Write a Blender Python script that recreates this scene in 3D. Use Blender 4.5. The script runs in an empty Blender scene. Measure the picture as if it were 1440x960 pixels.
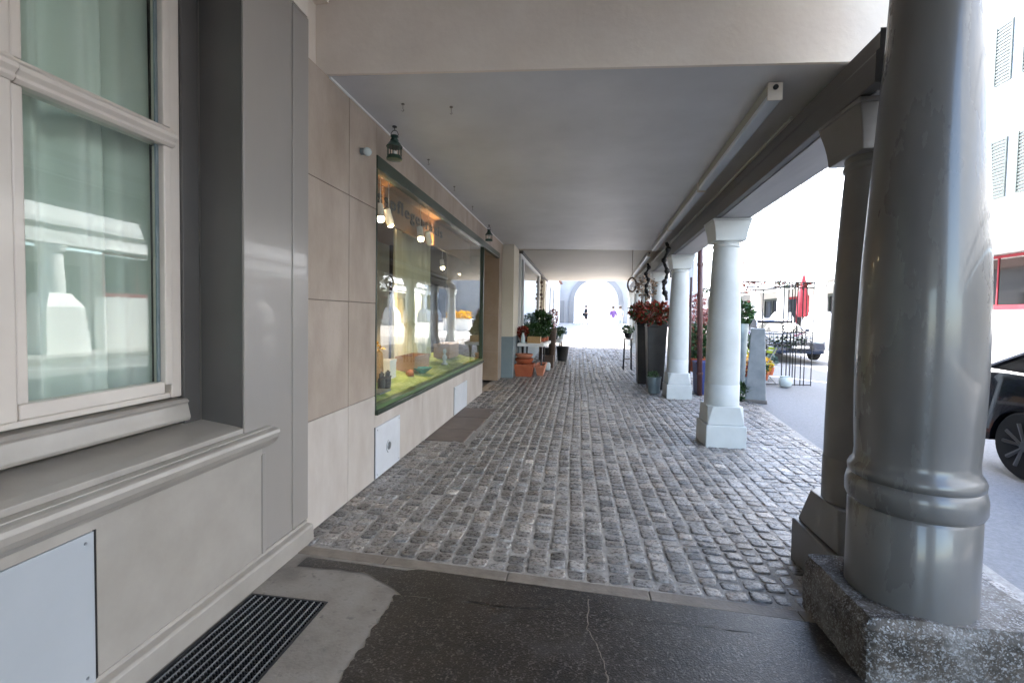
import bpy, math, random
from mathutils import Vector, Matrix, noise
R = random.Random(7)
PI = math.pi
scn = bpy.context.scene
col = scn.collection

# ------------------------------------------------------------------ materials
def rgb(c): return (c[0], c[1], c[2], 1)
def mat(name, c, rough=.5, c2=None, scale=4., bump=0., bscale=40., metal=0., detail=4, coat=0., spec=.5,
        emit=None, estr=0., attr=None, stretch=None, rvar=0., trans=0.):
    m = bpy.data.materials.new(name); m.use_nodes = True
    nt = m.node_tree; N = nt.nodes; L = nt.links
    b = N['Principled BSDF']
    b.inputs['Base Color'].default_value = rgb(c); b.inputs['Roughness'].default_value = rough
    b.inputs['Metallic'].default_value = metal; b.inputs['Coat Weight'].default_value = coat
    b.inputs['Specular IOR Level'].default_value = spec
    b.inputs['Transmission Weight'].default_value = trans
    geo = N.new('ShaderNodeNewGeometry'); vec = geo.outputs['Position']
    if stretch:
        mp = N.new('ShaderNodeVectorMath'); mp.operation = 'MULTIPLY'; mp.inputs[1].default_value = stretch
        L.new(vec, mp.inputs[0]); vec = mp.outputs[0]
    colout = None
    if c2:
        n = N.new('ShaderNodeTexNoise'); n.inputs['Scale'].default_value = scale; n.inputs['Detail'].default_value = detail
        n.inputs['Roughness'].default_value = .6
        L.new(vec, n.inputs['Vector'])
        r = N.new('ShaderNodeValToRGB'); r.color_ramp.elements[0].position = .33; r.color_ramp.elements[1].position = .68
        r.color_ramp.elements[0].color = rgb(c); r.color_ramp.elements[1].color = rgb(c2)
        L.new(n.outputs['Fac'], r.inputs['Fac']); colout = r.outputs['Color']
        if rvar:
            mr = N.new('ShaderNodeMapRange'); mr.inputs['To Min'].default_value = rough - rvar; mr.inputs['To Max'].default_value = rough + rvar
            L.new(n.outputs['Fac'], mr.inputs['Value']); L.new(mr.outputs[0], b.inputs['Roughness'])
    if attr:
        a = N.new('ShaderNodeAttribute'); a.attribute_name = attr
        mx = N.new('ShaderNodeMix'); mx.data_type = 'RGBA'; mx.blend_type = 'MULTIPLY'; mx.inputs['Factor'].default_value = 1
        if colout: L.new(colout, mx.inputs['A'])
        else: mx.inputs['A'].default_value = rgb(c)
        L.new(a.outputs['Color'], mx.inputs['B']); colout = mx.outputs['Result']
    if colout: L.new(colout, b.inputs['Base Color'])
    if bump:
        n2 = N.new('ShaderNodeTexNoise'); n2.inputs['Scale'].default_value = bscale; n2.inputs['Detail'].default_value = 5
        L.new(vec, n2.inputs['Vector'])
        bp = N.new('ShaderNodeBump'); bp.inputs['Strength'].default_value = bump; bp.inputs['Distance'].default_value = .01
        L.new(n2.outputs['Fac'], bp.inputs['Height']); L.new(bp.outputs['Normal'], b.inputs['Normal'])
    if emit:
        b.inputs['Emission Color'].default_value = rgb(emit); b.inputs['Emission Strength'].default_value = estr
    return m

def glass_mat(name, tint=(.9, .95, .92), ior=1.5, boost=1.0, rough=0.0):
    m = bpy.data.materials.new(name); m.use_nodes = True
    nt = m.node_tree; N = nt.nodes; L = nt.links
    N.remove(N['Principled BSDF']); out = N['Material Output']
    t = N.new('ShaderNodeBsdfTransparent'); t.inputs['Color'].default_value = rgb(tint)
    g = N.new('ShaderNodeBsdfGlossy'); g.inputs['Roughness'].default_value = rough
    n = N.new('ShaderNodeTexNoise'); n.inputs['Scale'].default_value = 1.3; n.inputs['Detail'].default_value = 1
    geo = N.new('ShaderNodeNewGeometry'); L.new(geo.outputs['Position'], n.inputs['Vector'])
    bp = N.new('ShaderNodeBump'); bp.inputs['Strength'].default_value = .05; bp.inputs['Distance'].default_value = .02
    L.new(n.outputs['Fac'], bp.inputs['Height']); L.new(bp.outputs['Normal'], g.inputs['Normal'])
    dt = N.new('ShaderNodeVectorMath'); dt.operation = 'DOT_PRODUCT'
    L.new(geo.outputs['Normal'], dt.inputs[0]); L.new(geo.outputs['Incoming'], dt.inputs[1])
    def mth(op, a, b=None):
        q = N.new('ShaderNodeMath'); q.operation = op; q.use_clamp = op == 'MULTIPLY_ADD'
        for i, vv in enumerate((a, b) if b is not None else (a,)):
            if isinstance(vv, (int, float)): q.inputs[i].default_value = vv
            else: L.new(vv, q.inputs[i])
        return q
    ab = mth('ABSOLUTE', dt.outputs['Value']); om = mth('SUBTRACT', 1.0, ab.outputs[0]); pw = mth('POWER', om.outputs[0], 5.0)
    mu = mth('MULTIPLY_ADD', pw.outputs[0], .80); mu.inputs[2].default_value = .04*boost
    mx = N.new('ShaderNodeMixShader'); L.new(mu.outputs[0], mx.inputs[0]); L.new(t.outputs[0], mx.inputs[1]); L.new(g.outputs[0], mx.inputs[2])
    L.new(mx.outputs[0], out.inputs['Surface'])
    return m

def speckle_mat(name, dark, mid, light, rough, vscale, lthr, stain=None, bump=.3, bscale=60., rv=.15, soft=.28, big=2.3):
    m = bpy.data.materials.new(name); m.use_nodes = True; nt = m.node_tree; N = nt.nodes; L = nt.links; b = N['Principled BSDF']
    geo = N.new('ShaderNodeNewGeometry'); pos = geo.outputs['Position']
    n1 = N.new('ShaderNodeTexNoise'); n1.inputs['Scale'].default_value = big; n1.inputs['Detail'].default_value = 7; n1.inputs['Roughness'].default_value = .65
    L.new(pos, n1.inputs['Vector'])
    r1 = N.new('ShaderNodeValToRGB'); r1.color_ramp.elements[0].position = .36; r1.color_ramp.elements[1].position = .66
    r1.color_ramp.elements[0].color = rgb(dark); r1.color_ramp.elements[1].color = rgb(mid)
    if stain: e = r1.color_ramp.elements.new(.5); e.color = rgb(stain)
    L.new(n1.outputs['Fac'], r1.inputs['Fac'])
    v = N.new('ShaderNodeTexVoronoi'); v.inputs['Scale'].default_value = vscale; L.new(pos, v.inputs['Vector'])
    sp = N.new('ShaderNodeSeparateColor'); L.new(v.outputs['Color'], sp.inputs[0])
    n3 = N.new('ShaderNodeTexNoise'); n3.inputs['Scale'].default_value = vscale*.22; n3.inputs['Detail'].default_value = 4; L.new(pos, n3.inputs['Vector'])
    ad = N.new('ShaderNodeMath'); ad.operation = 'ADD'; L.new(sp.outputs[0], ad.inputs[0]); L.new(n3.outputs['Fac'], ad.inputs[1])
    r2 = N.new('ShaderNodeMapRange'); r2.inputs['From Min'].default_value = lthr; r2.inputs['From Max'].default_value = lthr + soft
    L.new(ad.outputs[0], r2.inputs['Value'])
    mx = N.new('ShaderNodeMix'); mx.data_type = 'RGBA'; L.new(r2.outputs[0], mx.inputs['Factor']); L.new(r1.outputs['Color'], mx.inputs['A']); mx.inputs['B'].default_value = rgb(light)
    L.new(mx.outputs['Result'], b.inputs['Base Color'])
    mr = N.new('ShaderNodeMapRange'); mr.inputs['To Min'].default_value = rough-rv; mr.inputs['To Max'].default_value = rough+rv; L.new(n1.outputs['Fac'], mr.inputs['Value']); L.new(mr.outputs[0], b.inputs['Roughness'])
    n2 = N.new('ShaderNodeTexNoise'); n2.inputs['Scale'].default_value = bscale; n2.inputs['Detail'].default_value = 6; L.new(pos, n2.inputs['Vector'])
    bp = N.new('ShaderNodeBump'); bp.inputs['Strength'].default_value = bump; bp.inputs['Distance'].default_value = .008
    L.new(n2.outputs['Fac'], bp.inputs['Height']); L.new(bp.outputs['Normal'], b.inputs['Normal'])
    return m
M = {}
M['gpaint'] = mat('grey_gloss_paint', (.30, .276, .250), .29, (.328, .302, .276), 1.4, .05, 22, coat=.25, stretch=(1, 1, .3), detail=5, rvar=.03)
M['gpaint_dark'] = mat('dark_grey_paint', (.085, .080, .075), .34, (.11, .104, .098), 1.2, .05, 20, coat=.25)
M['gpaint_light'] = mat('light_grey_paint', (.325, .297, .26), .32, (.40, .37, .33), 2.6, .08, 22, coat=.2, detail=10, rvar=.08)
M['colpaint'] = mat('column_paint', (.10, .096, .090), .29, (.138, .133, .125), 2.4, .13, 9, coat=.35, stretch=(1, 1, .3), detail=9, rvar=.10)
M['frame'] = mat('window_frame_paint', (.62, .555, .49), .33, (.68, .62, .55), 2, .03, 20, coat=.2)
M['lime'] = mat('limestone', (.33, .262, .205), .62, (.45, .375, .31), 3.0, .12, 60, detail=10, stretch=(1, 1, .5))
M['lime_low'] = mat('lit_limestone', (.47, .41, .355), .6, (.60, .55, .50), 3.2, .12, 60, detail=10, stretch=(1, 1, .4))  # limestone copy with the street light on the low tiles painted in
M['lime_brown'] = mat('brown_limestone', (.34, .24, .16), .6, (.42, .31, .22), 2.6, .10, 60, detail=8)
M['joint'] = mat('joint_mortar', (.13, .10, .085), .9)
M['plaster'] = mat('warm_plaster', (.72, .63, .54), .75, (.82, .74, .65), 1.6, .2, 24, detail=9)
M['plaster2'] = mat('cream_plaster', (.66, .60, .48), .75, (.70, .64, .52), .9, .08, 30)
M['ceil'] = mat('grey_ceiling_paint', (.54, .53, .53), .48, (.63, .62, .62), 1.3, .12, 10, detail=9)
M['ceil2'] = mat('beige_ceiling_paint', (.43, .385, .31), .6, (.47, .42, .345), .7, .05, 18)
M['beam'] = mat('beam_paint', (.075, .070, .066), .5, (.10, .095, .09), 1.4, .15, 16, stretch=(3, .4, 3))
M['soffit'] = mat('soffit_paint', (.27, .27, .275), .5, (.35, .35, .36), 1.6, .15, 16, stretch=(3, .4, 3))
M['wstone'] = mat('pale_painted_stone', (.46, .48, .47), .5, (.54, .56, .55), 3.0, .14, 14)
M['bigplinth'] = speckle_mat('weathered_granite', (.022,.019,.016), (.15,.14,.13), (.33,.33,.33), .6, 170, 1.10, (.065,.052,.04), 1.0, 38, .1, .55, 5.5)
M['darkstone'] = mat('dark_stone', (.12, .11, .10), .6, (.18, .165, .15), 6, .3, 40)  # mottled dark tone for the hooks and the pillar foot
M['sett'] = mat('sett_granite', (.115, .108, .102), .29, (.345, .332, .315), 42, .6, 80, detail=8, attr='tone', rvar=.14)
M['mortar'] = mat('joint_sand', (.27, .25, .23), .75, (.43, .405, .375), 30, .9, 110)
M['asphalt'] = mat('street_asphalt', (.15, .152, .16), .68, (.22, .222, .23), 40, .5, 160, detail=8)
M['patch'] = speckle_mat('dark_aggregate', (.016,.014,.0135), (.046,.041,.038), (.115,.102,.092), .34, 150, 1.27, (.026,.020,.016), .35, 130)
M['concrete'] = speckle_mat('pale_concrete', (.17,.15,.135), (.30,.275,.25), (.13,.12,.11), .52, 60, 1.42, (.25,.225,.20), .35, 60)
M['kerb'] = mat('brown_kerb_stone', (.17, .14, .115), .6, (.25, .215, .18), 9, .3, 60)
M['slab'] = mat('brown_slab', (.13, .10, .085), .6, (.17, .135, .115), 5, .2, 60)
M['plaza'] = mat('pale_paving', (.30, .29, .28), .7, (.38, .37, .36), 3, .2, 20)
M['iron'] = mat('black_iron', (.012, .012, .013), .45, metal=.3)
M['rubber'] = mat('black_grate', (.012, .014, .017), .5)
M['steel'] = mat('grate_steel', (.34, .36, .38), .4, metal=.8)
M['board'] = mat('white_metal_board', (.40, .43, .46), .33, (.45, .48, .51), 1.3, .04, 12, coat=.3, detail=8)
M['deckwhite'] = mat('chair_paint', (.30, .30, .29), .5)
M['white'] = mat('white_paint', (.78, .78, .76), .5, (.82, .82, .80), 2)
M['offwhite'] = mat('offwhite_render', (.70, .68, .64), .8, (.76, .74, .70), .4)
M['plate'] = mat('white_cover_plate', (.62, .64, .67), .45, (.68, .70, .73), 6)
M['green'] = mat('dark_green_paint', (.018, .035, .018), .4, coat=.3)
M['green2'] = mat('mid_green_paint', (.09, .16, .055), .45, coat=.2)
M['lanterng'] = mat('lantern_green', (.010, .045, .028), .35, coat=.4)
M['wax'] = mat('candle_wax', (.7, .72, .68), .5)
M['glass'] = glass_mat('window_glass', (.93, .96, .94), 1.5, 1.35)
M['glass2'] = glass_mat('shop_glass', (.93, .96, .94), 1.5, 1.6)
M['glass3'] = glass_mat('bright_shop_glass', (.5, .55, .55), 1.5, 3.2)
M['darkglass'] = mat('dark_glazing', (.003, .003, .004), .06, (.014, .014, .014), 1.5, spec=.35)
M['curtain'] = mat('green_white_voile', (.68, .75, .68), .8, (.76, .82, .76), 2, stretch=(1, 1, .2))
M['curtain2'] = mat('pale_yellow_voile', (.74, .70, .50), .8, (.82, .79, .62), 2, stretch=(1, 1, .2))
M['dark'] = mat('dark_room', (.03, .028, .026), .8)
M['wood'] = mat('orange_wood', (.20, .095, .03), .45, (.28, .14, .05), 3, .05, 30, stretch=(2, .5, 6))
M['darkwood'] = mat('dark_wood', (.07, .04, .025), .5, (.11, .065, .04), 4, .1, 30, stretch=(1, 5, 5))
M['cratewood'] = mat('crate_wood', (.34, .18, .08), .6, (.45, .26, .13), 8, .1, 40)
M['black'] = mat('black_matte', (.012, .012, .014), .5)
M['bulb'] = mat('lit_bulb', (1, .9, .7), .4, emit=(1, .78, .48), estr=7)
M['limecloth'] = mat('lime_cloth', (.26, .38, .07), .8, (.46, .58, .24), 6)
M['terra'] = mat('terracotta', (.43, .10, .04), .6, (.52, .145, .06), 7, .1, 30)
M['terra2'] = mat('pale_terracotta', (.52, .19, .10), .6, (.58, .24, .14), 7, .1, 30)
M['bluegrey'] = mat('blue_grey_dado', (.20, .255, .275), .55, (.235, .29, .31), 1.6, .05, 20)
M['planter'] = mat('dark_planter', (.014, .013, .013), .4, (.035, .033, .032), 3, .1, 20)
M['zinc'] = mat('zinc', (.20, .25, .27), .35, (.27, .32, .34), 8, metal=.5)
M['bluebin'] = mat('blue_plastic', (.03, .05, .19), .4)
M['maroon'] = mat('maroon_pipe', (.065, .02, .018), .4, (.09, .03, .025), 6, coat=.3)
M['leaf'] = mat('leaf_green', (.035, .085, .022), .5, attr='tone')
M['leafblue'] = mat('leaf_blue_green', (.13, .20, .18), .55, attr='tone')
M['redleaf'] = mat('red_petals', (.22, .026, .010), .5, attr='tone')
M['pinkleaf'] = mat('pink_petals', (.38, .14, .12), .5, attr='tone')
M['yellowleaf'] = mat('yellow_petals', (.75, .45, .03), .5, attr='tone')
M['wickerleaf'] = mat('dry_petals', (.30, .22, .16), .6, attr='tone')
M['purpleleaf'] = mat('purple_petals', (.10, .03, .20), .5)
M['limeseat'] = mat('lime_slats', (.52, .66, .06), .5)
M['wicker'] = mat('wicker', (.42, .24, .10), .6, (.56, .36, .17), 60, .5, 90)
M['tubes'] = mat('tube_diffuser', (.58, .63, .70), .35)
M['tubehouse'] = mat('batten_housing', (.36, .36, .32), .5)
M['carblue'] = mat('dark_blue_car_paint', (.006, .008, .016), .12, coat=1., spec=.7)
M['carsilver'] = mat('navy_car_paint', (.012, .022, .05), .15, coat=1.)
M['rim'] = mat('dark_rim', (.12, .12, .125), .3, metal=.8)
M['tyre'] = mat('tyre', (.006, .006, .0065), .75)
M['chrome'] = mat('chrome_trim', (.6, .6, .62), .15, metal=1.)
M['teal'] = mat('teal_ceramic', (.06, .27, .30), .25)
M['ceramic'] = mat('white_ceramic', (.55, .62, .62), .2)
M['red'] = mat('red_cloth', (.30, .018, .03), .7, (.36, .03, .045), 5)
M['shutter'] = mat('grey_green_shutter', (.07, .085, .075), .6)
M['skin'] = mat('skin', (.50, .30, .21), .6)
M['hair'] = mat('hair', (.03, .02, .015), .6)
M['clothblack'] = mat('black_cloth', (.012, .012, .014), .8)
M['clothwhite'] = mat('white_cloth', (.72, .72, .72), .8)
M['clothpurple'] = mat('purple_cloth', (.10, .05, .20), .8)
M['clothgrey'] = mat('grey_cloth', (.28, .32, .36), .8)
M['archwall'] = mat('arch_render', (.30, .30, .30), .8, (.36, .36, .36), .5)
M['archtrim'] = mat('arch_trim', (.20, .20, .205), .8, (.25, .25, .25), .5)
M['palegl'] = mat('glare_glazing', (.40, .42, .42), .15)  # panes coloured pale, the glare across the street put into the colour
M['paleshutter'] = mat('glare_shutter', (.45, .47, .45), .6)  # paler copy of the shutter colour, imitating overexposed glare on the far ones
M['pillar'] = mat('grey_pillar_stone', (.20, .22, .23), .6, (.27, .29, .30), 6, .2, 30, detail=8)
M['roof'] = mat('roof_tiles', (.20, .09, .06), .8, (.27, .13, .09), 6)

# ------------------------------------------------------------------ mesh helpers
class MB:
    def __init__(s): s.v = []; s.f = []; s.t = []
    def _add(s, vs, fs, tone=None):
        o = len(s.v); s.v += [tuple(p) for p in vs]; s.f += [tuple(i + o for i in f) for f in fs]
        s.t += [tone if tone is not None else 1.0] * len(fs)
    def box(s, x0, x1, y0, y1, z0, z1, tone=None):
        s._add([(x0,y0,z0),(x1,y0,z0),(x1,y1,z0),(x0,y1,z0),(x0,y0,z1),(x1,y0,z1),(x1,y1,z1),(x0,y1,z1)],
               [(0,3,2,1),(4,5,6,7),(0,1,5,4),(1,2,6,5),(2,3,7,6),(3,0,4,7)], tone); return s
    def hexa(s, b, t, tone=None):          # bottom quad, top quad (ccw from above)
        s._add(list(b) + list(t), [(0,3,2,1),(4,5,6,7),(0,1,5,4),(1,2,6,5),(2,3,7,6),(3,0,4,7)], tone); return s
    def extrude(s, poly, axis, a, b):      # poly: 2D list; axis 'x','y','z'
        def P(p, w): return {'x': (w, p[0], p[1]), 'y': (p[0], w, p[1]), 'z': (p[0], p[1], w)}[axis]
        n = len(poly)
        s._add([P(p, a) for p in poly] + [P(p, b) for p in poly],
               [tuple(range(n)), tuple(range(2*n-1, n-1, -1))] + [(i, i+n, (i+1) % n + n, (i+1) % n) for i in range(n)]); return s
    def tube(s, p0, p1, r0, r1=None, n=10, cap=True):
        r1 = r0 if r1 is None else r1
        p0, p1 = Vector(p0), Vector(p1); d = (p1 - p0).normalized()
        u = d.orthogonal().normalized(); w = d.cross(u); vs = []
        for p, r in ((p0, r0), (p1, r1)):
            for i in range(n):
                a = 2*PI*i/n; vs.append(p + (u*math.cos(a) + w*math.sin(a))*r)
        fs = [(i, (i+1) % n, (i+1) % n + n, i+n) for i in range(n)]
        if cap: fs += [tuple(range(n-1, -1, -1)), tuple(range(n, 2*n))]
        s._add(vs, fs); return s
    def path(s, pts, r, n=8):
        for a, b in zip(pts[:-1], pts[1:]): s.tube(a, b, r, r, n)
        return s
    def lathe(s, prof, c, n=32, a0=0., squash=1.):
        vs = []; cx, cy = c[0], c[1]; z0 = c[2] if len(c) > 2 else 0
        for r, z in prof:
            for i in range(n):
                a = a0 + 2*PI*i/n; vs.append((cx + r*math.cos(a), cy + r*squash*math.sin(a), z0+z))
        fs = []
        for k in range(len(prof)-1):
            for i in range(n):
                j = (i+1) % n; fs.append((k*n+i, k*n+j, (k+1)*n+j, (k+1)*n+i))
        fs.append(tuple(range(n-1, -1, -1))); fs.append(tuple(range((len(prof)-1)*n, len(prof)*n)))
        s._add(vs, fs); return s
    def ball(s, c, r, n=14, m=8, sq=(1, 1, 1)):
        vs = []; fs = []
        for k in range(m+1):
            t = PI*k/m
            for i in range(n):
                a = 2*PI*i/n
                vs.append((c[0]+r*sq[0]*math.sin(t)*math.cos(a), c[1]+r*sq[1]*math.sin(t)*math.sin(a), c[2]+r*sq[2]*math.cos(t)))
        for k in range(m):
            for i in range(n):
                j = (i+1) % n; fs.append((k*n+i, (k+1)*n+i, (k+1)*n+j, k*n+j))
        s._add(vs, fs); return s
    def leaves(s, c, rad, n, size, rr=R, hollow=.35, droop=0.):
        for _ in range(n):
            while True:
                p = Vector((rr.uniform(-1,1), rr.uniform(-1,1), rr.uniform(-1,1)))
                if p.length < 1 and p.length > hollow: break
            q = Vector((c[0]+p.x*rad[0], c[1]+p.y*rad[1], c[2]+p.z*rad[2]))
            d = (p + Vector((rr.uniform(-.7,.7), rr.uniform(-.7,.7), rr.uniform(-.5,.8)-droop))).normalized()
            u = d.orthogonal().normalized(); u = (Matrix.Rotation(rr.uniform(0, 6.28), 3, d) @ u)
            w = d.cross(u); sz = size*rr.uniform(.6, 1.3)
            a = q; b = q + d*sz*.5 + u*sz*.3 + w*sz*.1; t = q + d*sz; e = q + d*sz*.5 - u*sz*.3 + w*sz*.1
            s._add([a, b, t, e], [(0,1,2),(0,2,3)], rr.uniform(.5, 1.5))
        return s
    def build(s, name, m, parent=None, smooth=False, bevel=0, tone=False, seg=2, angle=None):
        me = bpy.data.meshes.new(name)
        off = wl(parent) if parent else Vector((0,0,0))
        me.from_pydata([Vector(p) - off for p in s.v], [], s.f)
        me.validate(); 
        if tone:
            at = me.color_attributes.new('tone', 'FLOAT_COLOR', 'CORNER')
            k = 0
            for p, tv in zip(me.polygons, s.t):
                tt = tv if isinstance(tv, tuple) else (tv, tv, tv)
                for _ in p.loop_indices:
                    at.data[k].color = (tt[0], tt[1], tt[2], 1); k += 1
        me.materials.append(m)
        if smooth: 
            for p in me.polygons: p.use_smooth = True
            if angle: me.set_sharp_from_angle(angle=math.radians(angle))
        o = bpy.data.objects.new(name, me); col.objects.link(o)
        if parent: o.parent = parent
        if bevel:
            b = o.modifiers.new('bevel', 'BEVEL'); b.width = bevel; b.segments = seg; b.limit_method = 'ANGLE'
        return o

def wl(o):
    v = Vector((0,0,0))
    while o: v += o.location; o = o.parent
    return v
def tag(o, label=None, cat=None, group=None, kind=None):
    if label: o['label'] = label
    if cat: o['category'] = cat
    if group: o['group'] = group
    if kind: o['kind'] = kind
    return o
def thing(name, loc, label, cat, group=None, kind=None):
    o = bpy.data.objects.new(name, None); col.objects.link(o); o.location = loc; o.empty_display_size = .1
    return tag(o, label, cat, group, kind)
def struct(o, label, cat='ground'):
    return tag(o, label, cat, None, 'structure')
def copy_tree(o, parent=None):
    c = o.copy(); col.objects.link(c)
    if parent: c.parent = parent
    for ch in [x for x in ALL() if x.parent == o]: copy_tree(ch, c)
    return c
def ALL(): return list(col.objects)

def gh(y):
    if y < 14: return 0.
    if y > 46: return .0235*32
    t = y-14; return .0235*t
def colx(y): return 1.74 + .046*(y-5.84)      # axis of the arcade columns
def kerbx(y): return 2.57 + .118*(y-3.2)

# ------------------------------------------------------------------ ground
def sheet(name, xs, ys, dz, m, label, rough=0):
    mb = MB(); nx = len(xs); vs = []; fs = []
    for y in ys:
        for x in xs:
            xx = x(y) if callable(x) else x
            vs.append((xx, y, gh(y)+dz))
    for j in range(len(ys)-1):
        for i in range(nx-1): fs.append((j*nx+i, j*nx+i+1, (j+1)*nx+i+1, (j+1)*nx+i))
    mb._add(vs, fs); return struct(mb.build(name, m), label)
ys = [-60, -20, -4, 0, 3, 6, 9, 12, 14, 17, 20, 24, 28, 32, 36, 40, 46, 60, 90]
sheet('ground', [-90, -40, -12, -1.9, 2, 8, 20, 60, 120], ys, -.06, M['asphalt'], 'dark ground below the paving', )
sheet('street', [lambda y: kerbx(y)-.02, 5, 7, 9.6], [-60]+ys[2:11]+[23.5], -.014, M['asphalt'], 'blue grey asphalt street beside the arcade')
sheet('pavement_bed', [-1.9, -1, 0, 1, lambda y: kerbx(y)-.02], [2.40, 4, 6, 8, 10, 12, 14, 17, 20, 23.5], -.0075, M['mortar'], 'sandy joints between the cobblestones')
sheet('pavement_bed', [1.86, lambda y: kerbx(y)-.02], [-6, -3, 0, 1.3, 2.40], -.0075, M['mortar'], 'sandy joints between the cobblestones at the street edge')
sheet('plaza', [-14, -1.5, 2, 6, 9.6, 12.5], [23.5, 28, 32, 36, 40, 46, 60, 80], .0, M['plaza'], 'pale sunlit paving beyond the arcade')
# opposite pavement, a kerb step higher
mb = MB(); mb.box(9.6, 15.2, -60, 60, -.05, .14); mb.build('opposite_pavement', M['plaza'])
struct(col.objects['opposite_pavement'], 'raised pale pavement on the far side of the street')
# painted line
mb = MB(); mb.hexa([(3.55,14.6,-.012),(9.5,8.4,-.012),(9.56,8.52,-.012),(3.6,14.8,-.012)], [(3.55,14.6,-.008),(9.5,8.4,-.008),(9.56,8.52,-.008),(3.6,14.8,-.008)])
struct(mb.build('road_marking', M['white']), 'thin white painted line crossing the asphalt', 'road marking')

def setts(name, x0f, x1f, y0, y1, w, l, label, skip=None, fine=True):
    mb = MB()
    xx = -1.78
    xs = []
    while xx < 4.9:
        ww = w*R.uniform(.9, 1.12); xs.append((xx, ww)); xx += ww
    for (xc, ww) in xs:
        y = (y0 if y0 < 0 else 2.72-(xc+1.68)*.0625-.012) + R.uniform(0, .25*l)
        while y < y1:
            ll = l*R.uniform(.78, 1.28)*(1 if y < 14 else 1.35)
            bend = .010*math.sin(y*.9+xc*.6) + .004*math.sin(y*2.3+xc*1.3)
            xa = xc + bend; ya = y
            if xa < x0f(y) - .03 or xa + ww > x1f(y) or (skip and skip(xa+ww/2, ya+ll/2)):
                y += ll; continue
            g = .0085
            jj = lambda a=.006: R.uniform(-a, a)
            c = [(xa+g+jj(), ya+g+jj()), (xa+ww-g+jj(), ya+g+jj()), (xa+ww-g+jj(), ya+ll-g+jj()), (xa+g+jj(), ya+ll-g+jj())]
            cx = sum(p[0] for p in c)/4; cy = sum(p[1] for p in c)/4
            zt = gh(cy) + R.uniform(-.005, .004) + .004*noise.noise(Vector((cx*1.2, cy*1.2, 0)))
            tx, ty = R.uniform(-.04, .04), R.uniform(-.04, .04)
            def ring(f, dz): return [(cx+(p[0]-cx)*f, cy+(p[1]-cy)*f, zt+dz+tx*(p[0]-cx)*2+ty*(p[1]-cy)*2) for p in c]
            base = [(p[0], p[1], zt-.04) for p in c]
            b = .55 + .85*R.random()**1.3
            h = R.random()
            t = (b*(1+.10*h), b*1.0, b*(1.02-.10*h))
            if R.random() < .012: t = (b*1.9, b*1.8, b*1.7)
            # eight-sided outline for worn corners
            def oct_(f, dz, k):
                q = ring(f, dz); o8 = []
                for i in range(4):
                    p, pr, nx_ = q[i], q[i-1], q[(i+1) % 4]
                    o8.append(tuple(p[a]+(pr[a]-p[a])*k for a in range(3))); o8.append(tuple(p[a]+(nx_[a]-p[a])*k for a in range(3)))
                return o8
            if y < 9:
                r0 = oct_(1, -.03, .16); r1 = oct_(1, -.0065, .13); r2 = oct_(.94, -.0015, .14); r3 = oct_(.75, .0, .16)
                vs = r0+r1+r2+r3+[(cx, cy, zt+.0015)]
                fs = []
                for k in range(3):
                    for i in range(8): fs.append((k*8+i, k*8+(i+1) % 8, (k+1)*8+(i+1) % 8, (k+1)*8+i))
                fs += [(24+i, 24+(i+1) % 8, 32) for i in range(8)]
            else:
                r1 = ring(1, -.02); r2 = ring(.92, -.003); r3 = ring(.7, 0)
                vs = r1+r2+r3
                fs = []
                for k in range(2):
                    for i in range(4): fs.append((k*4+i, k*4+(i+1) % 4, (k+1)*4+(i+1) % 4, (k+1)*4+i))
                fs.append((8, 9, 10, 11))
            mb._add(vs, fs, t)
            y += ll
    o = mb.build(name, M['sett'], None, True, tone=True)
    return struct(o, label, 'paving')
inslab = lambda x, y: (-1.78 < x < -1.26 and 5.22 < y < 7.2) 
setts('cobbled_pavement', lambda y: -1.76, lambda y: kerbx(y), 2.70, 23.4, .120, .098, 'worn grey cobblestones laid in rows through the arcade', inslab)
setts('cobbled_pavement', lambda y: 1.90, lambda y: kerbx(y), -.6, 2.47, .120, .098, 'worn grey cobblestones between the rough stone base and the street')

# brown slabs let into the cobbles
mb = MB()
mb.box(-1.765, -1.29, 5.25, 5.80, -.03, .003); mb.box(-1.765, -1.26, 5.81, 6.52, -.03, .002); mb.box(-1.765, -1.25, 6.53, 7.18, -.03, .003)
struct(mb.build('paving_slabs', M['slab'], None, False, .004), 'brown stone slabs set in the cobbles below the shop window', 'paving')
# kerb stone strip, slightly askew
mb = MB()
def kline(x): return 2.72 - (x+1.68)*.0625
k = -1.70
while k < 1.9:
    k2 = min(k + R.uniform(.55, .8), 1.9)
    y0, y1 = kline(k), kline(k2)
    mb.hexa([(k, y0-.115, -.05), (k2-.004, y1-.115, -.05), (k2-.004, y1-.02, -.05), (k, y0-.02, -.05)],
            [(k, y0-.115, .004), (k2-.004, y1-.115, .004), (k2-.004, y1-.02, .003), (k, y0-.02, .003)])
    k = k2
struct(mb.build('kerb_strip', M['kerb'], None, False, .006), 'brown stone strip between concrete floor and cobbles', 'kerb')
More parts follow.
